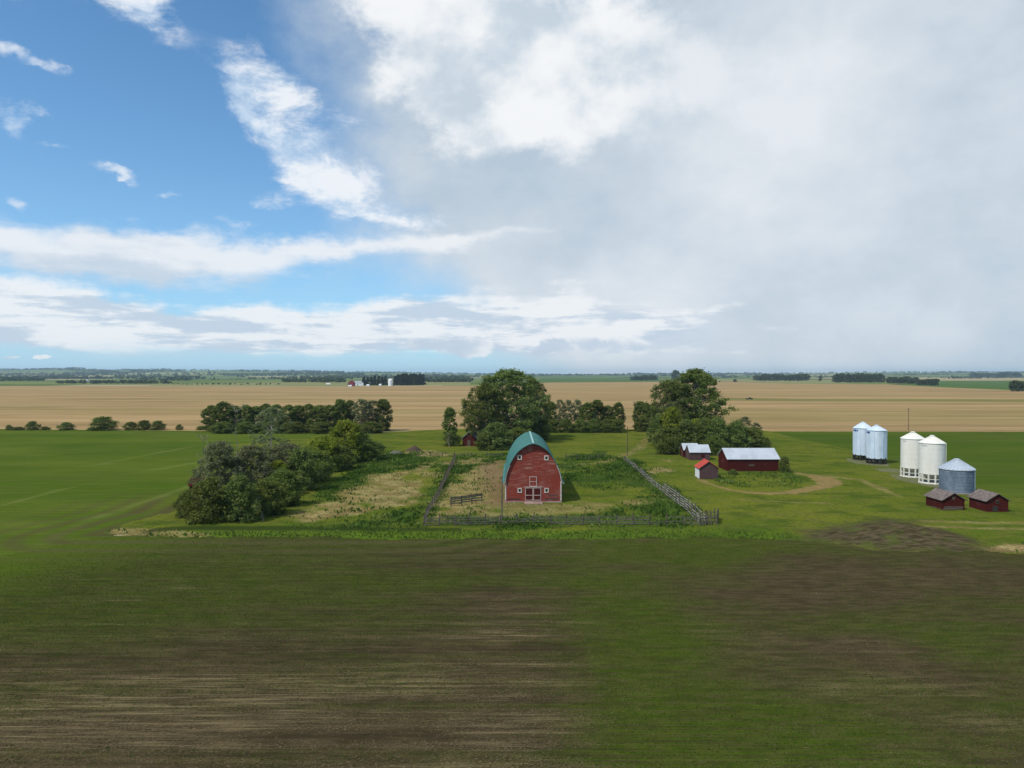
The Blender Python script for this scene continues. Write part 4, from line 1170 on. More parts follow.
# ==================================================================
# GRAIN BINS
# ==================================================================
def bin_ladder(root, r, z0, z1, ang, m):
    c, s = math.cos(ang), math.sin(ang); tx, ty = -s, c
    mb = MB()
    for q in (-.2, .2):
        mb.beam((c * (r + .16) + tx * q, s * (r + .16) + ty * q, z0), (c * (r + .16) + tx * q, s * (r + .16) + ty * q, z1), .05, .05)
    z = z0 + .2
    while z < z1:
        mb.beam((c * (r + .16) - tx * .2, s * (r + .16) - ty * .2, z), (c * (r + .16) + tx * .2, s * (r + .16) + ty * .2, z), .035, .035); z += .3
    mb.build('ladder', M[m], root)
def hopper_bin(label, px, py, r, zskirt, zeave, zpeak, wallm, legm, roofm, decal, ribs, nlegs, group, hopm):
    X, Y = P(px, py)
    root = empty('hopper_bin', (X, Y, .03), 0, label, 'grain bin', group)
    n = 40
    mb = MB().lathe([(r * .985, zskirt), (r, zskirt), (r, zskirt + .001), (r, zeave - .05), (r * 1.0, zeave)], n)
    # stacked ring laps
    z = zskirt + 1.1
    while z < zeave - .3:
        mb.lathe([(r + .004, z - .03), (r + .022, z - .03), (r + .022, z + .03), (r + .004, z + .03)], n); z += 1.12
    if ribs:
        for i in range(ribs):
            t = 2 * math.pi * i / ribs
            mb.beam(((r + .03) * math.cos(t), (r + .03) * math.sin(t), zskirt), ((r + .03) * math.cos(t), (r + .03) * math.sin(t), zeave - .05), .06, .10)
    w = mb.build('wall', M[wallm], root, smooth=30)
    mb = MB().lathe([(r + .10, zeave - .06), (r + .12, zeave + .02), (.42, zpeak - .22), (.42, zpeak - .1)], n)
    for i in range(20):
        t = 2 * math.pi * i / 20
        mb.beam(((r + .08) * math.cos(t), (r + .08) * math.sin(t), zeave + .05), (.45 * math.cos(t), .45 * math.sin(t), zpeak - .19), .05, .05)
    rf = mb.build('roof', M[roofm], root, smooth=30)
    MB().lathe([(.46, zpeak - .14), (.5, zpeak - .05), (.30, zpeak + .03), (.001, zpeak + .05)], 16).build('lid', M[roofm], rf, smooth=40)
    MB().lathe([(r * .97, zskirt + .02), (.45, .62), (.3, .55), (.3, .45), (.001, .45)], 32).build('hopper', M[hopm], root, smooth=30)
    for i in range(nlegs):
        t = 2 * math.pi * (i + .5) / nlegs
        c, s = math.cos(t), math.sin(t)
        mb = MB().beam((c * (r - .06), s * (r - .06), 0), (c * (r - .06), s * (r - .06), zskirt + .25), .24, .24)
        mb.box((c * (r - .06), s * (r - .06), .04), (.4, .4, .06), rz=t)
        mb.build('leg', M[legm], root)
    for zz, bh in ((zskirt * .5, .12), (.18, .34 if legm == 'white_bin' else .12)):
        mb = MB()
        for i in range(nlegs):
            t0 = 2 * math.pi * (i + .5) / nlegs; t1 = 2 * math.pi * (i + 1.5) / nlegs
            mb.beam(((r - .06) * math.cos(t0), (r - .06) * math.sin(t0), zz), ((r - .06) * math.cos(t1), (r - .06) * math.sin(t1), zz), .07, bh)
        mb.build('leg_brace', M[legm], root)
    # maker's mark high on the camera side
    a0 = math.atan2(-Y, -X)
    mb = MB(); q0, q1, zt, zh = decal[1:]
    vs = []; nn = 8
    for j in range(nn + 1):
        t = a0 + math.radians(q0 + (q1 - q0) * j / nn)
        for (rr, zz) in ((r + .03, zt - zh), (r + .03, zt)):
            vs.append((rr * math.cos(t), rr * math.sin(t), zz))
    mb.add(vs, [(2 * j, 2 * j + 2, 2 * j + 3, 2 * j + 1) for j in range(nn)])
    mb.build('decal', M[decal[0]], w)
    bin_ladder(root, r, 1.2, zeave, a0 + math.radians(78), legm if legm == 'white_bin' else wallm)
    return root
GW = 'white hopper bins'; GB = 'blue grey hopper bins'
hopper_bin('white hopper grain bin on white legs, next to the low grey bin', 931.8, 483, 2.55, 2.1, 8.85, 10.5, 'white_bin', 'white_bin', 'white_bin', ('decal_grey', -52, -22, 8.5, .3), 0, 12, GW, 'white_bin')
hopper_bin('white hopper grain bin standing behind the other white one, nearer the pale blue bins', 912.4, 476.5, 2.5, 2.1, 8.9, 10.5, 'white_bin', 'white_bin', 'white_bin', ('decal_grey', -50, -30, 8.5, .25), 0, 12, GW, 'white_bin')
hopper_bin('pale blue steel hopper bin on dark legs, the nearer of its pair', 876.2, 463.4, 2.42, 1.45, 8.9, 10.3, 'blue_bin', 'dark_iron', 'blue_bin', ('decal', -78, -38, 8.55, .45), 14, 10, GB, 'grey_bin')
hopper_bin('pale blue steel hopper bin half hidden behind its twin', 862.6, 459.8, 2.42, 1.45, 8.9, 10.6, 'blue_bin', 'dark_iron', 'blue_bin', ('decal', -78, -30, 8.5, .5), 14, 10, GB, 'grey_bin')
# flat bottomed grey bin
X_, Y_ = 90.6, 144.6
gb = empty('grain_bin', (X_, Y_, .03), 0, 'squat dark grey corrugated grain bin with a pale ribbed cone roof', 'grain bin')
r = 3.12
mb = MB().lathe([(r, 0), (r, 4.7)], 56)
for z in (.82, 1.64, 2.46, 3.28, 4.1): mb.lathe([(r + .003, z - .035), (r + .025, z - .035), (r + .025, z + .035), (r + .003, z + .035)], 56)
gw = mb.build('wall', M['grey_bin'], gb, smooth=30)
mb = MB().lathe([(r + .14, 4.62), (r + .16, 4.72), (.55, 6.5), (.55, 6.6)], 56)
for i in range(26):
    t = 2 * math.pi * (i + .4) / 26
    mb.beam(((r + .15) * math.cos(t), (r + .15) * math.sin(t), 4.76), (.55 * math.cos(t), .55 * math.sin(t), 6.54), .11, .14)
rf = mb.build('roof', M['grey_bin_roof'], gb, smooth=25)
MB().lathe([(.6, 6.55), (.62, 6.66), (.3, 6.76), (.001, 6.78)], 18).build('lid', M['grey_bin_roof'], rf, smooth=40)
a0 = math.atan2(-Y_, -X_)
MB().box(((r + .03) * math.cos(a0 - .9), (r + .03) * math.sin(a0 - .9), 1.1), (.12, .9, 1.7), rz=a0 - .9).build('door', M['grey_bin'], gb)
bin_ladder(gb, r, .4, 4.7, a0 + 1.3, 'grey_bin_roof')
MB().lathe([(r + .25, 0), (r + .25, .10), (r - .1, .10)], 40).build('footing', M['concrete'], gb)
# gravel pads under the legged bins
M['gravel'] = mottled('bin_gravel', (.17, .155, .10), (.075, .10, .025), (1, 1, 1), 1.5, detail=7, bmp=.03)
def pad(px, py, rx, ry):
    X, Y = P(px, py); n = 34
    vs = [(X, Y, .046)] + [(X + rx * math.cos(2 * math.pi * i / n) * (.75 + .5 * float(vnoise(i * .6, px))), Y + ry * math.sin(2 * math.pi * i / n) * (.75 + .5 * float(vnoise(i * .6, px + 5))), .046) for i in range(n)]
    mb = MB(); mb.add(vs, [(0, 1 + i, 1 + (i + 1) % n) for i in range(n)])
    tag(mb.build('gravel_pad', M['gravel']), kind='structure')
pad(868, 462.5, 4.4, 8.5); pad(921, 481, 4.6, 9.5); pad(893, 471, 3.6, 4.6)

# ==================================================================
# FENCES, POLES
# ==================================================================
def fence(name, label, pts, spacing, rails, height, railm, postm, seed, group='corral fences', miss=.12, post_h=1.25, rail_h=.12, sag=.08):
    rg = random.Random(seed)
    o = Vector((*pts[0], .03))
    root = empty(name, o, 0, label, 'fence', group)
    pos = []
    for (a, b_) in zip(pts[:-1], pts[1:]):
        a, b_ = Vector((*a, 0)), Vector((*b_, 0)); L = (b_ - a).length; n = max(1, round(L / spacing))
        for i in range(n): pos.append(a.lerp(b_, i / n))
    pos.append(Vector((*pts[-1], 0)))
    org = Vector((o.x, o.y, 0))
    tops = []
    for q in pos:
        l = q - org + Vector((rg.uniform(-.08, .08), rg.uniform(-.08, .08), 0))
        lean = Vector((rg.uniform(-.12, .12), rg.uniform(-.12, .12), 0))
        hp = height * post_h * rg.uniform(.85, 1.15)
        MB().tube(l - Vector((0, 0, .2)), l + lean + Vector((0, 0, hp)), .11, .09, 7).build('post', M[postm], root)
        tops.append((l, lean))
    for i in range(len(pos) - 1):
        (a, la), (b_, lb) = tops[i], tops[i + 1]
        d = (b_ - a).normalized(); s = Vector((-d.y, d.x, 0)) * -.12
        for j in range(rails):
            if rg.random() < miss: continue
            z = height * (j + .7) / rails
            fall = rg.random() < .08
            za = z + rg.uniform(-sag, sag) - (z * .7 if fall else 0); zb = z + rg.uniform(-sag, sag)
            MB().beam(a + s - d * .1 + Vector((0, 0, za)), b_ + s + d * .1 + Vector((0, 0, zb)), .05, rail_h * rg.uniform(.8, 1.2)).build('rail', M[railm], root)
    return root
FY = 113.0
fence('rail_fence', 'long weathered grey rail fence across the front of the corral', [P(424, 526), P(500, 525), P(600, 525), P(700, 525.5)], 2.5, 4, 1.4, 'fence_grey', 'fence_dark', 5)
fence('rail_fence', 'leaning grey rail fence along the left side of the barn corral', [P(424, 526), P(430, 510), P(438, 497), P(447, 478), P(455, 460)], 3.2, 4, 1.5, 'fence_grey', 'fence_dark', 6)
fence('rail_fence', 'pale rail fence running away along the right side of the corral', [P(700, 525.5), P(688, 513), P(672, 501), P(655, 488), P(640, 474), P(624, 461)], 3.0, 3, 1.35, 'fence_pale', 'fence_grey', 7, miss=.05)
fence('rail_fence', 'second pale rail fence close outside the right corral side', [P(707, 525), P(692, 511), P(676, 499), P(664, 490)], 3.0, 3, 1.35, 'fence_pale', 'fence_grey', 8, miss=.08)
fence('rail_fence', 'sagging grey fence behind the corral left of the barn', [P(418, 456), P(455, 457), P(503, 456.5)], 4.0, 2, 1.2, 'fence_grey', 'fence_dark', 9, miss=.15)
fence('rail_fence', 'broken grey fence behind the weeds right of the barn', [P(566, 458), P(590, 460), P(606, 457)], 4.0, 2, 1.2, 'fence_grey', 'fence_dark', 10, miss=.3)
# stockade of upright posts at the corner
def stockade():
    o = Vector((*P(700, 526), .03)); root = empty('stock_pen', o, 0, 'cluster of dark upright posts closing the right front corral corner', 'pen', None)
    rg = random.Random(3)
    pts = [P(700, 526), P(717, 524.5), P(718, 519), P(704, 519)]
    for a, b_ in zip(pts[:-1], pts[1:]):
        a = Vector((*a, 0)) - Vector((o.x, o.y, 0)); b_ = Vector((*b_, 0)) - Vector((o.x, o.y, 0)); n = max(2, int((b_ - a).length / .5))
        for i in range(n):
            q = a.lerp(b_, i / n)
            MB().tube(q - Vector((0, 0, .2)), q + Vector((rg.uniform(-.12, .12), rg.uniform(-.1, .1), rg.uniform(1.0, 2.0))), .1, .08, 6).build('post', M[rg.choice(['fence_dark', 'fence_grey'])], root)
        for z in (.5, 1.1):
            MB().beam(a + Vector((0, 0, z)), b_ + Vector((0, 0, z)), .07, .16).build('rail', M['fence_grey'], root)
stockade()
# hay feeder panel in the dry corral
X0, Y0 = P(451, 506.8); X1, Y1 = P(482, 502.5)
fd = empty('feed_panel', (X0, Y0, .03), 0, 'short three bay wooden feed panel standing in the dry corral', 'feed rack')
e_ = Vector((X1 - X0, Y1 - Y0, 0))
for i in range(4):
    q = e_ * (i / 3); MB().beam(q - Vector((0, 0, .2)), q + Vector((0, 0, 1.75)), .18, .18).build('post', M['fence_dark'], fd)
for i in range(3):
    for j, z in enumerate((.55, .95, 1.35, 1.62)):
        a = e_ * (i / 3); b_ = e_ * ((i + 1) / 3); MB().beam(a + Vector((0, -.12, z)), b_ + Vector((0, -.12, z + rnd.uniform(-.06, .06))), .05, .2).build('rail', M['fence_grey'], fd)

def pole(label, px, py, top, arm=True, m='pole_wood', r=.13, group='wooden poles'):
    X, Y = P(px, py); h = at_depth(px, top, Y)[2]
    root = empty('utility_pole', (X, Y, 0), 0, label, 'pole', group)
    MB().tube((0, 0, -.3), (.05, 0, h), r, r * .7, 9).build('shaft', M[m], root)
    if arm:
        MB().beam((-.9, -.12, h - .5), (.9, -.12, h - .5), .10, .12).build('crossarm', M[m], root)
        for x in (-.8, .8): MB().lathe([(.05, h - .42), (.07, h - .36), (.04, h - .26), (.001, h - .25)], 8, x, -.12).build('insulator', M['decal_grey'], root)
pole('tall bare grey pole by the fence in front of the barn', 501.8, 521, 476, False, 'fence_grey', .12)
pole('thin dark pole in the grass between the tree clumps', 627.3, 456, 426, False, 'pole_wood', .12)
pole('utility pole at the stubble edge behind the tree gap', 634.5, 430, 401, True)
pole('dark utility pole standing behind the white bins', 908.3, 430.5, 408, True)

# heap by the back fence
def heap(label, px, py, w, h, m, name='brush_heap'):
    X, Y = P(px, py); rg = np.random.RandomState(int(px))
    gx = np.linspace(-1, 1, 18); A, B = np.meshgrid(gx, gx); rr = np.hypot(A, B)
    Z = h * np.clip(1 - rr ** 1.6, 0, 1) * (.6 + .8 * fbm(A * 3 + px, B * 3, 3)) - .05
    idx = np.arange(A.size).reshape(A.shape)
    F = np.stack([idx[:-1, :-1], idx[:-1, 1:], idx[1:, 1:], idx[1:, :-1]], -1).reshape(-1, 4)
    o = npmesh(name, np.stack([A.ravel() * w, B.ravel() * w * .8, Z.ravel()], 1), F, M[m], None, None, True)
    o.location = (X, Y, .03); tag(o, label, 'heap')
M['heap'] = mottled('dark_brush', (.045, .032, .026), (.11, .08, .06), sc=3, bmp=.1)
M['heap2'] = mottled('grey_brush', (.15, .15, .13), (.08, .085, .05), sc=3, bmp=.1)
heap('dark brown heap of old manure beside a bare patch', 414, 451, 2.6, 1.6, 'heap', 'manure_heap')
heap('low grey green heap of brush left of the dark heap', 396, 454, 2.2, 1.2, 'heap2')
heap('low grassy mound in the turf left of the pale blue bins', 826, 449, 4.5, .9, 'yard', 'grass_mound')

# ==================================================================
# TREES
# ==================================================================
G1 = 'bushes and trees of the left clump'
LC = [('bush', 188, 516.5, 24, 491, 'small round dark shrub at the left tip of the clump'),
      ('bush', 211, 521, 46, 479, 'broad dark shrub at the front of the left clump'),
      ('bush2', 240, 520.5, 42, 478, 'rounded olive shrub in the front of the left clump'),
      ('grey', 220, 505, 56, 443, 'tall grey green willow on the left of the clump, twigs showing at its top'),
      ('bush', 266, 515, 42, 480, 'dark shrub at the front right corner of the left clump'),
      ('grey', 252, 500, 52, 446, 'grey green willow in the middle of the left clump'),
      ('bush', 283, 506, 34, 470, 'dark shrub on the shaded right side of the left clump'),
      ('grey', 284, 488, 50, 444, 'pale grey willow behind the middle of the left clump'),
      ('greythin', 272, 470, 34, 408, 'narrow grey tree rising highest above the left clump'),
      ('lime', 277, 496, 30, 462, 'yellow green shrub among dark willows of the left clump'),
      ('bush2', 302, 490, 40, 450, 'mid green shrub halfway along the clump, beside the dry patch'),
      ('bush', 317, 481, 36, 452, 'dark shrub behind the halfway point of the left clump'),
      ('lime', 322, 471, 40, 437, 'yellow green shrub in the further half of the left clump'),
      ('lime', 346, 462, 42, 422, 'bright lime shrub, the tallest at the far end of the clump'),
      ('bush', 338, 470, 34, 446, 'low dark shrub below the bright lime one'),
      ('bush', 362, 461, 36, 434, 'dark shrub right of the bright lime one'),
      ('bush', 374, 457, 22, 442, 'last small dark shrub at the far end of the clump')]
for t in LC:
    put_tree(t[0], *t[1:5], t[5], 'tree' if t[0] in ('grey', 'greythin') else 'shrub', G1)
# dead snags
def snag(label, px, py, top, seed):
    rg = random.Random(seed); X, Y = P(px, py); h = at_depth(px, top, Y)[2]
    mb = MB(); p0 = Vector((0, 0, -.1)); r0 = .13
    pts = [p0]
    for i in range(6):
        pts.append(pts[-1] + Vector((rg.uniform(-.25, .25), rg.uniform(-.2, .2), h / 6)))
    for i in range(6): mb.tube(pts[i], pts[i + 1], r0 * (1 - i / 7), r0 * (1 - (i + 1) / 7), 6)
    for i in range(16):
        q = rg.randint(2, 6); b = pts[q]
        e = b + Vector((rg.uniform(-1, 1), rg.uniform(-1, 1), rg.uniform(.2, 1))) * h * .16
        mb.tube(b, e, .05, .02, 5)
        for _ in range(3): mb.tube(b.lerp(e, .6), b.lerp(e, .6) + Vector((rg.uniform(-1, 1), rg.uniform(-1, 1), rg.uniform(0, 1))) * h * .08, .025, .01, 4)
    o = mb.build('dead_tree', M['leaf_dead']); o.location = (X, Y, 0); tag(o, label, 'dead tree', 'bare dead trees')
snag('bare pale dead tree above the back of the left clump', 238, 480, 412, 3)
snag('bare grey dead tree poking from the left side of the clump', 205, 500, 440, 4)
snag('short bleached dead trunk at the front foot of the left clump', 254, 520, 499, 5)
snag('small bleached dead stick standing right of the left clump', 262, 521, 511, 6)
snag('pale dead sapling by the blue roofed shed', 449.5, 447, 434, 8)

ORD = ['first', 'second', 'third', 'fourth', 'fifth', 'sixth', 'seventh', 'eighth', 'ninth', 'tenth', 'eleventh', 'twelfth', 'thirteenth', 'fourteenth', 'fifteenth', 'sixteenth', 'seventeenth', 'eighteenth', 'nineteenth', 'twentieth']
G2 = 'dark poplars of the tree row behind the left clump'
n = 17
for i in range(n):
    px = 213 + (383 - 213) * i / (n - 1) + rnd.uniform(-1.5, 1.5)
    top = 403.5 + rnd.uniform(-1.5, 2.5) + (-2.5 if i >= n - 5 else 0) + (1.5 if 2 <= i <= 6 else 0)
    key = 'thin' if i in (n - 3, n - 2) else ('poplar', 'poplar2')[i % 2]
    kind = 'thin pale trunked poplar' if key == 'thin' else 'dark dense poplar'
    lab = f'{ORD[i]} tree from the left in the back row, a {kind}' if i < n - 4 else f'{kind} in the back row, {["fourth", "third", "second", "first"][i - n + 4]} tree from its right end'
    put_tree(key, px, 431.5 + rnd.uniform(-.6, .8), rnd.uniform(17, 23), top, lab, 'tree', G2)
GS2 = 'low shrubs under the back tree row'
for i, px in enumerate((222, 246, 271, 296, 322, 349, 371)):
    put_tree('bush', px, 433.2, 24, 422, f'low dark shrub under the back tree row, {ORD[i]} from the left', 'shrub', GS2)

G3 = 'tall trees behind the barn'
put_tree('big', 507, 442, 74, 370.5, 'tallest spreading broadleaf tree behind the barn roof', 'tree', G3, rz=1.0)
put_tree('big2', 485, 445, 44, 384, 'rounded dark tree on the left flank of the tallest tree', 'tree', G3)
put_tree('big2', 533, 438, 36, 380, 'dark ragged tree on the right flank of the tallest tree', 'tree', G3)
put_tree('poplar', 450, 439, 15, 408, 'slim lone small tree left of the blue roofed shed', 'tree', G3)
G4 = 'shrubs at the foot of the tall trees'
put_tree('bush2', 497, 449, 34, 424, 'olive shrub right of the blue roofed shed, below the tallest tree', 'shrub', G4)
put_tree('bush', 486, 450, 20, 433, 'small dark shrub touching the right wall of the blue roofed shed', 'shrub', G4)
put_tree('bush', 452, 446, 17, 431, 'small dark round shrub left of the blue roofed shed', 'shrub', G4)
put_tree('bush', 518, 447, 30, 428, 'dark shrub just behind the left of the barn roof', 'shrub', G4)
put_tree('bush', 540, 440, 26, 418, 'dark shrub right of the tallest tree, above the barn ridge', 'shrub', G4)
G5 = 'row of small poplars right of the tall trees'
for i, (px, key, w, top) in enumerate([(551, 'poplar', 14, 402), (560, 'thin', 12, 400), (568, 'thin', 12, 400.5), (577, 'thin', 13, 400), (588, 'poplar2', 17, 403), (597, 'poplar', 16, 400.5), (608, 'poplar2', 16, 406), (618, 'poplar', 14, 403)]):
    kind = 'thin see-through' if key == 'thin' else 'leafy dark'
    put_tree(key, px, 431 + rnd.uniform(-.5, .5), w, top, f'{kind} small poplar, {ORD[i]} from the left in the row behind the barn', 'tree', G5)
for i, px in enumerate((540, 553, 566, 580, 594, 607, 617)):
    put_tree('bush', px, 432.5, 17, 419.5, f'low dark hedge shrub under the small poplars, {ORD[i]} from the left', 'shrub', 'hedge shrubs under the small poplars')

G6 = 'trees and shrubs of the right clump'
RC = [('poplar', 640, 430, 17, 402, 'dark poplar at the left end of the right clump', 'tree'),
      ('poplar2', 651, 432, 20, 405, 'second dark poplar from the left end of the right clump', 'tree'),
      ('bush', 641, 431.5, 14, 421, 'low dark shrub beside the pole at the left of the clump', 'shrub'),
      ('big2', 695, 440, 62, 370.5, 'tallest dark tree of the right clump, above the sheds', 'tree'),
      ('big', 671, 441, 48, 381, 'broad mid green tree on the left flank of the right clump', 'tree'),
      ('lime', 672, 447, 28, 409, 'yellow green shrub in the middle front of the right clump', 'shrub'),
      ('bush2', 660, 446, 26, 416, 'mid green shrub at the left front of the right clump', 'shrub'),
      ('bush', 668, 454, 28, 428, 'dark shrub left of the twin white roofed sheds', 'shrub'),
      ('bush2', 686, 448, 30, 421, 'mid green shrub behind the twin white roofed sheds', 'shrub'),
      ('bush', 704, 448, 28, 419, 'dark shrub behind and right of the twin sheds', 'shrub'),
      ('lime', 697, 445, 26, 420, 'yellow green shrub under the tallest right tree', 'shrub'),
      ('bush2', 719, 449, 32, 420, 'mid green shrub between the twin sheds and the long shed', 'shrub'),
      ('bush', 714, 455, 22, 436, 'low dark shrub against the left end of the long shed', 'shrub'),
      ('bush2', 737, 449, 30, 422, 'mid green shrub behind the long shed roof, left half', 'shrub'),
      ('bush', 752, 448, 28, 428, 'dark shrub behind the long shed roof, right half', 'shrub'),
      ('thin', 745, 446, 14, 417, 'small thin tree with dry crown above the long shed', 'tree'),
      ('thin', 756, 446, 11, 423, 'smaller thin sapling right of the dry crowned thin tree', 'tree'),
      ('bush', 763, 449, 16, 437, 'last small dark shrub at the right end of the clump', 'shrub'),
      ('bush', 784.5, 472.5, 13, 457, 'lone round shrub at the right end of the long red shed', 'shrub'),
      ('bush2', 733, 474.5, 10, 469.5, 'tiny shrub at the foot of the long red shed', 'shrub')]
for t in RC: put_tree(*t[:5], t[5], t[6], G6)

G7 = 'bushes along the edge of the stubble field'
for (px, w, h, key, lab) in [(9, 7, 5, 'bush', 'tiny bush at the far left of the field edge'), (18, 13, 3.2, 'bush', 'low flat bush second from the left on the field edge'), (33, 13, 8.5, 'bush2', 'upright rusty bush on the field edge near the left'),
                             (45, 10, 3.5, 'bush', 'low bush between the two upright field edge bushes'), (66, 16, 7.5, 'bush2', 'wide open bush left of the largest field edge bush'), (103, 27, 13, 'bush', 'largest dark rounded bush on the left field edge'),
                             (131, 13, 8, 'bush', 'bush just right of the largest field edge bush'), (144, 14, 9.5, 'bush', 'bush in the middle of three dark ones on the field edge'), (158, 15, 9, 'bush', 'rounded bush alone before the small rusty one'),
                             (179.5, 7, 5.5, 'bush2', 'small rusty bush left of the back tree row'), (201, 10, 4, 'bush', 'low dark bush touching the left end of the back row')]:
    put_tree(key, px, 430, w, 430 - h, lab, 'bush', G7)

# far farm
G8 = 'spruces of the far farm shelterbelt'
for i in range(7):
    px = 364 + i * 3.6; put_tree('spruce', px, 385.3, 5, 376.5 + rnd.uniform(-1, 1.2), f'far dark spruce left of the white silo, {ORD[i]} from the red barn', 'tree', G8)
for i in range(22):
    px = 395 + 29 * (i + rnd.random()) / 22; put_tree('spruce', px, 385.0 + rnd.uniform(-.6, .5), 5.5, 374.5 + rnd.uniform(-1, 1.5), 'tall dark spruce in the dense far block right of the white silo', 'tree', G8)
def farmhouse(name, label, px, py, wpx, hpx, wm_, rm_, along='x', depth=10, cat='building', group='far farm buildings'):
    X, Y = P(px, py); w = wpx * Y / FPX; h = hpx * Y / FPX
    r = shed(name, label, cat, (X, Y, 0), 0, w, depth, h * .6, h, along, wm_, rm_, .4, None, group)
    front_box(r, 'door', w * .5, h * .2, w * .2, h * .4, 'far_grey')
farmhouse('far_barn', 'far red barn with a red roof beside white sheds', 348, 386.2, 5.5, 5.5, 'far_red', 'far_red', 'y', 16)
farmhouse('far_shed', 'far long grey roofed shed right of the red barn', 354.5, 385.8, 6.5, 4.8, 'far_white', 'far_grey', 'x', 12)
farmhouse('far_house', 'far small white house left of the spruces', 360.5, 386, 2.4, 3.6, 'far_white', 'far_white', 'y', 8)
farmhouse('far_shed', 'tiny far white shed below the spruces', 366.5, 386.5, 2.5, 2, 'far_white', 'far_white', 'x', 6)
farmhouse('far_shed', 'tiny far white shed in front of the far red barn', 348.2, 386.9, 3, 1.6, 'far_white', 'far_white', 'x', 6)
farmhouse('far_shed', 'tiny far white shed midway between house and silo', 379, 386, 2, 2, 'far_white', 'far_white', 'x', 6)
farmhouse('far_trailer', 'long low white trailer alone in the far left field', 326, 384.6, 4, 1.3, 'far_white', 'far_white', 'x', 6)
farmhouse('far_house', 'pale far farmhouse among the distant left woods', 84, 381.5, 3, 1.8, 'far_white', 'far_grey', 'x', 14)
farmhouse('far_house', 'pale far building high on the distant left slope', 83, 378, 5, 1.2, 'far_white', 'far_white', 'x', 14)
farmhouse('far_house', 'small pale building at the far left horizon', 36, 378, 3, 1.2, 'far_white', 'far_grey', 'x', 14)
farmhouse('far_shed', 'long white roofed building among far right trees', 835, 379.6, 12, 1.6, 'far_white', 'far_white', 'x', 14)
farmhouse('far_shed', 'second far white roofed building right of the dark trees', 893, 379.2, 8, 1.3, 'far_white', 'far_white', 'x', 14)
X_, Y_ = P(390.5, 386)
fs_ = empty('far_silo', (X_, Y_, 0), 0, 'white domed silo in the far farm', 'silo')
MB().lathe([(4.6, 0), (4.6, 11)], 20).build('wall', M['far_white'], fs_, smooth=30)
MB().lathe([(4.7, 11), (4.2, 12.8), (2.6, 14), (.01, 14.5)], 20).build('roof', M['far_white'], fs_, smooth=40)

# far trees on the right and in the middle
def far_row(spec, label, group):
    for (x0, x1, base, top, n) in spec:
        for i in range(n):
            px = x0 + (x1 - x0) * (i + rnd.uniform(.2, .8)) / n
            put_tree('far', px, base + rnd.uniform(-.35, .35), (x1 - x0) / n * 1.9 + 1.5, top + rnd.uniform(-.8, 1.2), label, 'tree', group)
far_row([(834, 884, 382.3, 374.2, 22)], 'dark tree in the dense far grove right of the middle', 'trees of the far right grove')
far_row([(755, 808, 380.6, 374.6, 18)], 'dark tree in the far row left of the white roofed building', 'trees of the far middle row')
far_row([(889, 917, 383.5, 377.4, 10)], 'dark tree in the lower far grove with a white roof behind', 'trees of the lower far grove')
far_row([(918, 937, 385.3, 379.3, 7)], 'dark tree in the small far grove at the green field corner', 'trees of the corner far grove')
far_row([(972, 1018, 377.6, 372.6, 12)], 'dark tree in the hazy far grove on the right horizon', 'trees of the right horizon grove')
far_row([(1013, 1040, 391, 381.2, 6)], 'dark tree in the grove cut by the right edge', 'trees at the right edge')
far_row([(632, 656, 380.3, 375.6, 8)], 'small tree in the far windbreak left of the right clump', 'trees of the far windbreak')
put_tree('far', 675.5, 380.5, 8, 370.6, 'rounded far tree standing higher than its windbreak', 'tree')
put_tree('far', 735, 382.0, 4, 379.2, 'single far bush alone in the olive pasture', 'bush')
put_tree('far', 820, 381.0, 3, 376.4, 'single far upright tree left of the dense far grove', 'tree')

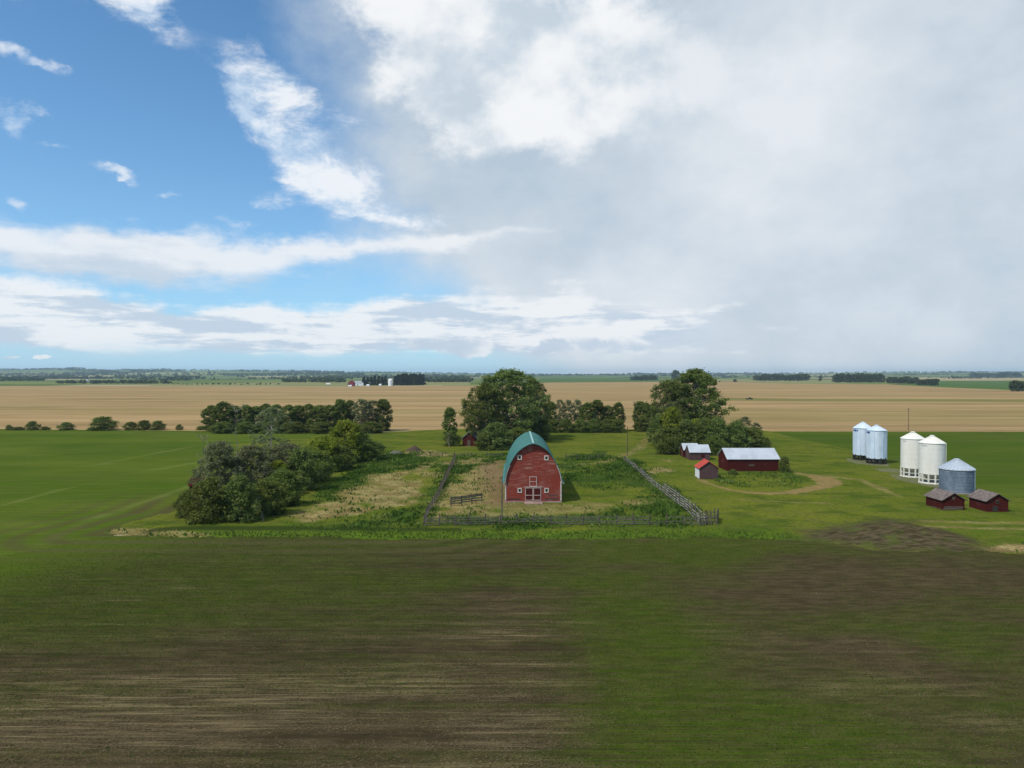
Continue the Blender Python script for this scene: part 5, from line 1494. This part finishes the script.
# distant woods as one mass
def woods(strips):
    rng = np.random.RandomState(5); C = []; N = []; S = []; T = []
    for (x0, x1, base, hp, n) in strips:
        for i in range(n):
            px = rng.uniform(x0, x1); b = base + rng.uniform(-.35, .25)
            Xc, Yc = P(px, max(b, 374.9)); h = hp * Yc / FPX * rng.uniform(.6, 1.2)
            h = min(h, 26)
            gz = max(0.0, float(hill_z(Xc, Yc)))
            kk = 12
            d = rng.normal(0, 1, (kk, 3)); d /= np.linalg.norm(d, axis=1, keepdims=True)
            p_ = np.array([Xc, Yc, gz + h * .5]) + d * np.array([h * .7, h * .7, h * .42]) * rng.uniform(.4, 1, (kk, 1))
            C.append(p_); N.append(d + rng.normal(0, .4, (kk, 3))); S.append(np.full(kk, h * .34)); T.append(np.clip(rng.rand() * .6 + rng.rand(kk) * .3, 0, 1))
    for (a0, a1, Y0, Y1, n, hh) in ((-.78, -.04, 4300, 4700, 420, 13), (-.78, -.1, 5600, 6100, 420, 15), (-.78, -.02, 7400, 7900, 480, 17), (-.78, .0, 9300, 9700, 480, 20),
                                    (.0, .8, 6200, 6700, 320, 14), (.15, .8, 8600, 9200, 420, 18), (-.2, .3, 9000, 9500, 160, 15), (-.72, -.3, 3000, 3100, 120, 10), (.3, .75, 4200, 4300, 110, 12)):
        for i in range(n):
            an = rng.uniform(a0, a1); Yc = rng.uniform(Y0, Y1) + 500 * math.sin(an * 23 + Y0); Xc = an * Yc
            if fbm(an * 14 + Y0 * .01, 0.3, 77, 3) < .50 + .05 * math.sin(Yc): continue
            gz = max(0.0, float(hill_z(Xc, Yc))); h = hh * rng.uniform(.6, 1.3); wdt = 22
            kk = 9
            d = rng.normal(0, 1, (kk, 3)); d /= np.linalg.norm(d, axis=1, keepdims=True)
            C.append(np.array([Xc, Yc, gz + h * .45]) + d * np.array([wdt, wdt, h * .45])); N.append(d + rng.normal(0, .4, (kk, 3))); S.append(np.full(kk, h * .5)); T.append(np.clip(rng.rand() * .5 + rng.rand(kk) * .3, 0, 1))
    C = np.concatenate(C); N = np.concatenate(N); S = np.concatenate(S); T = np.concatenate(T)
    V, F = rot_cards(C, N, S, .8, rng)
    o = npmesh('far_woods', V, F, M['leaf_far'], None, {'tint': np.repeat(T, 4)})
    tag(o, 'bluish far off woods along the left horizon', 'woods', kind='stuff')
woods([(0, 45, 381, 3.5, 60), (-60, 205, 379, 3.2, 170), (58, 172, 383.6, 3.4, 120), (170, 285, 384.6, 1.4, 60), (282, 345, 382.2, 3.6, 110), (300, 352, 379, 3.2, 70),
       (426, 472, 382, 4.0, 90), (430, 470, 379, 3, 60), (-60, 465, 377.2, 2.2, 330), (-60, 465, 375.9, 1.4, 300), (540, 640, 376.4, 1.6, 110), (640, 1090, 376.0, 1.5, 280), (700, 860, 377.5, 1.8, 60), (925, 1090, 378, 1.2, 60)])

# the dark vehicle out in the stubble
X_, Y_ = P(746.3, 399.6)
vh = empty('pickup_truck', (X_, Y_, .02), 0, 'dark pickup truck parked on the green strip in the stubble field', 'truck')
MB().prism([(0, .5), (6.4, .5), (6.4, 1.25), (4.9, 1.35), (2.6, 1.3), (0, 1.3)], 0, 2.0).build('body', M['vehicle'], vh)
MB().prism([(2.5, 1.3), (4.9, 1.34), (4.3, 2.05), (2.7, 2.05)], .15, 1.85).build('cab', M['dark_pane'], vh)
for x in (1.2, 5.2):
    for y in (-.05, 1.85):
        w_ = MB()
        w_.tube((x, y, .45), (x, y + .25, .45), .45, .45, 14)
        w_.build('wheel', M['rubber'], vh)

# ==================================================================
# AIR
# ==================================================================
HAZE = True
if HAZE:
    m = bpy.data.materials.new('summer_haze'); m.use_nodes = True; t = m.node_tree; t.nodes.clear(); kk = NT(t)
    out = kk.n('ShaderNodeOutputMaterial'); pv = kk.n('ShaderNodeVolumePrincipled')
    pv.inputs['Color'].default_value = (.55, .75, 1.0, 1); pv.inputs['Density'].default_value = 6e-5; pv.inputs['Anisotropy'].default_value = 0.2
    kk.l.new(pv.outputs[0], out.inputs['Volume'])
    mb = MB().box((0, 7200, 54.5), (33000, 16200, 111)); o = mb.build('haze', m); tag(o, 'thin bluish summer haze over the plain', 'haze', kind='stuff')

# ==================================================================
# RENDER
# ==================================================================
scn.render.engine = 'CYCLES'
scn.view_settings.view_transform = 'Standard'; scn.view_settings.look = 'None'
scn.view_settings.exposure = 0; scn.view_settings.gamma = 1
scn.cycles.use_denoising = True
try: scn.cycles.denoiser = 'OPENIMAGEDENOISE'
except Exception: pass
scn.cycles.max_bounces = 6; scn.cycles.diffuse_bounces = 3; scn.cycles.transmission_bounces = 4; scn.cycles.volume_bounces = 1
scn.cycles.use_adaptive_sampling = False
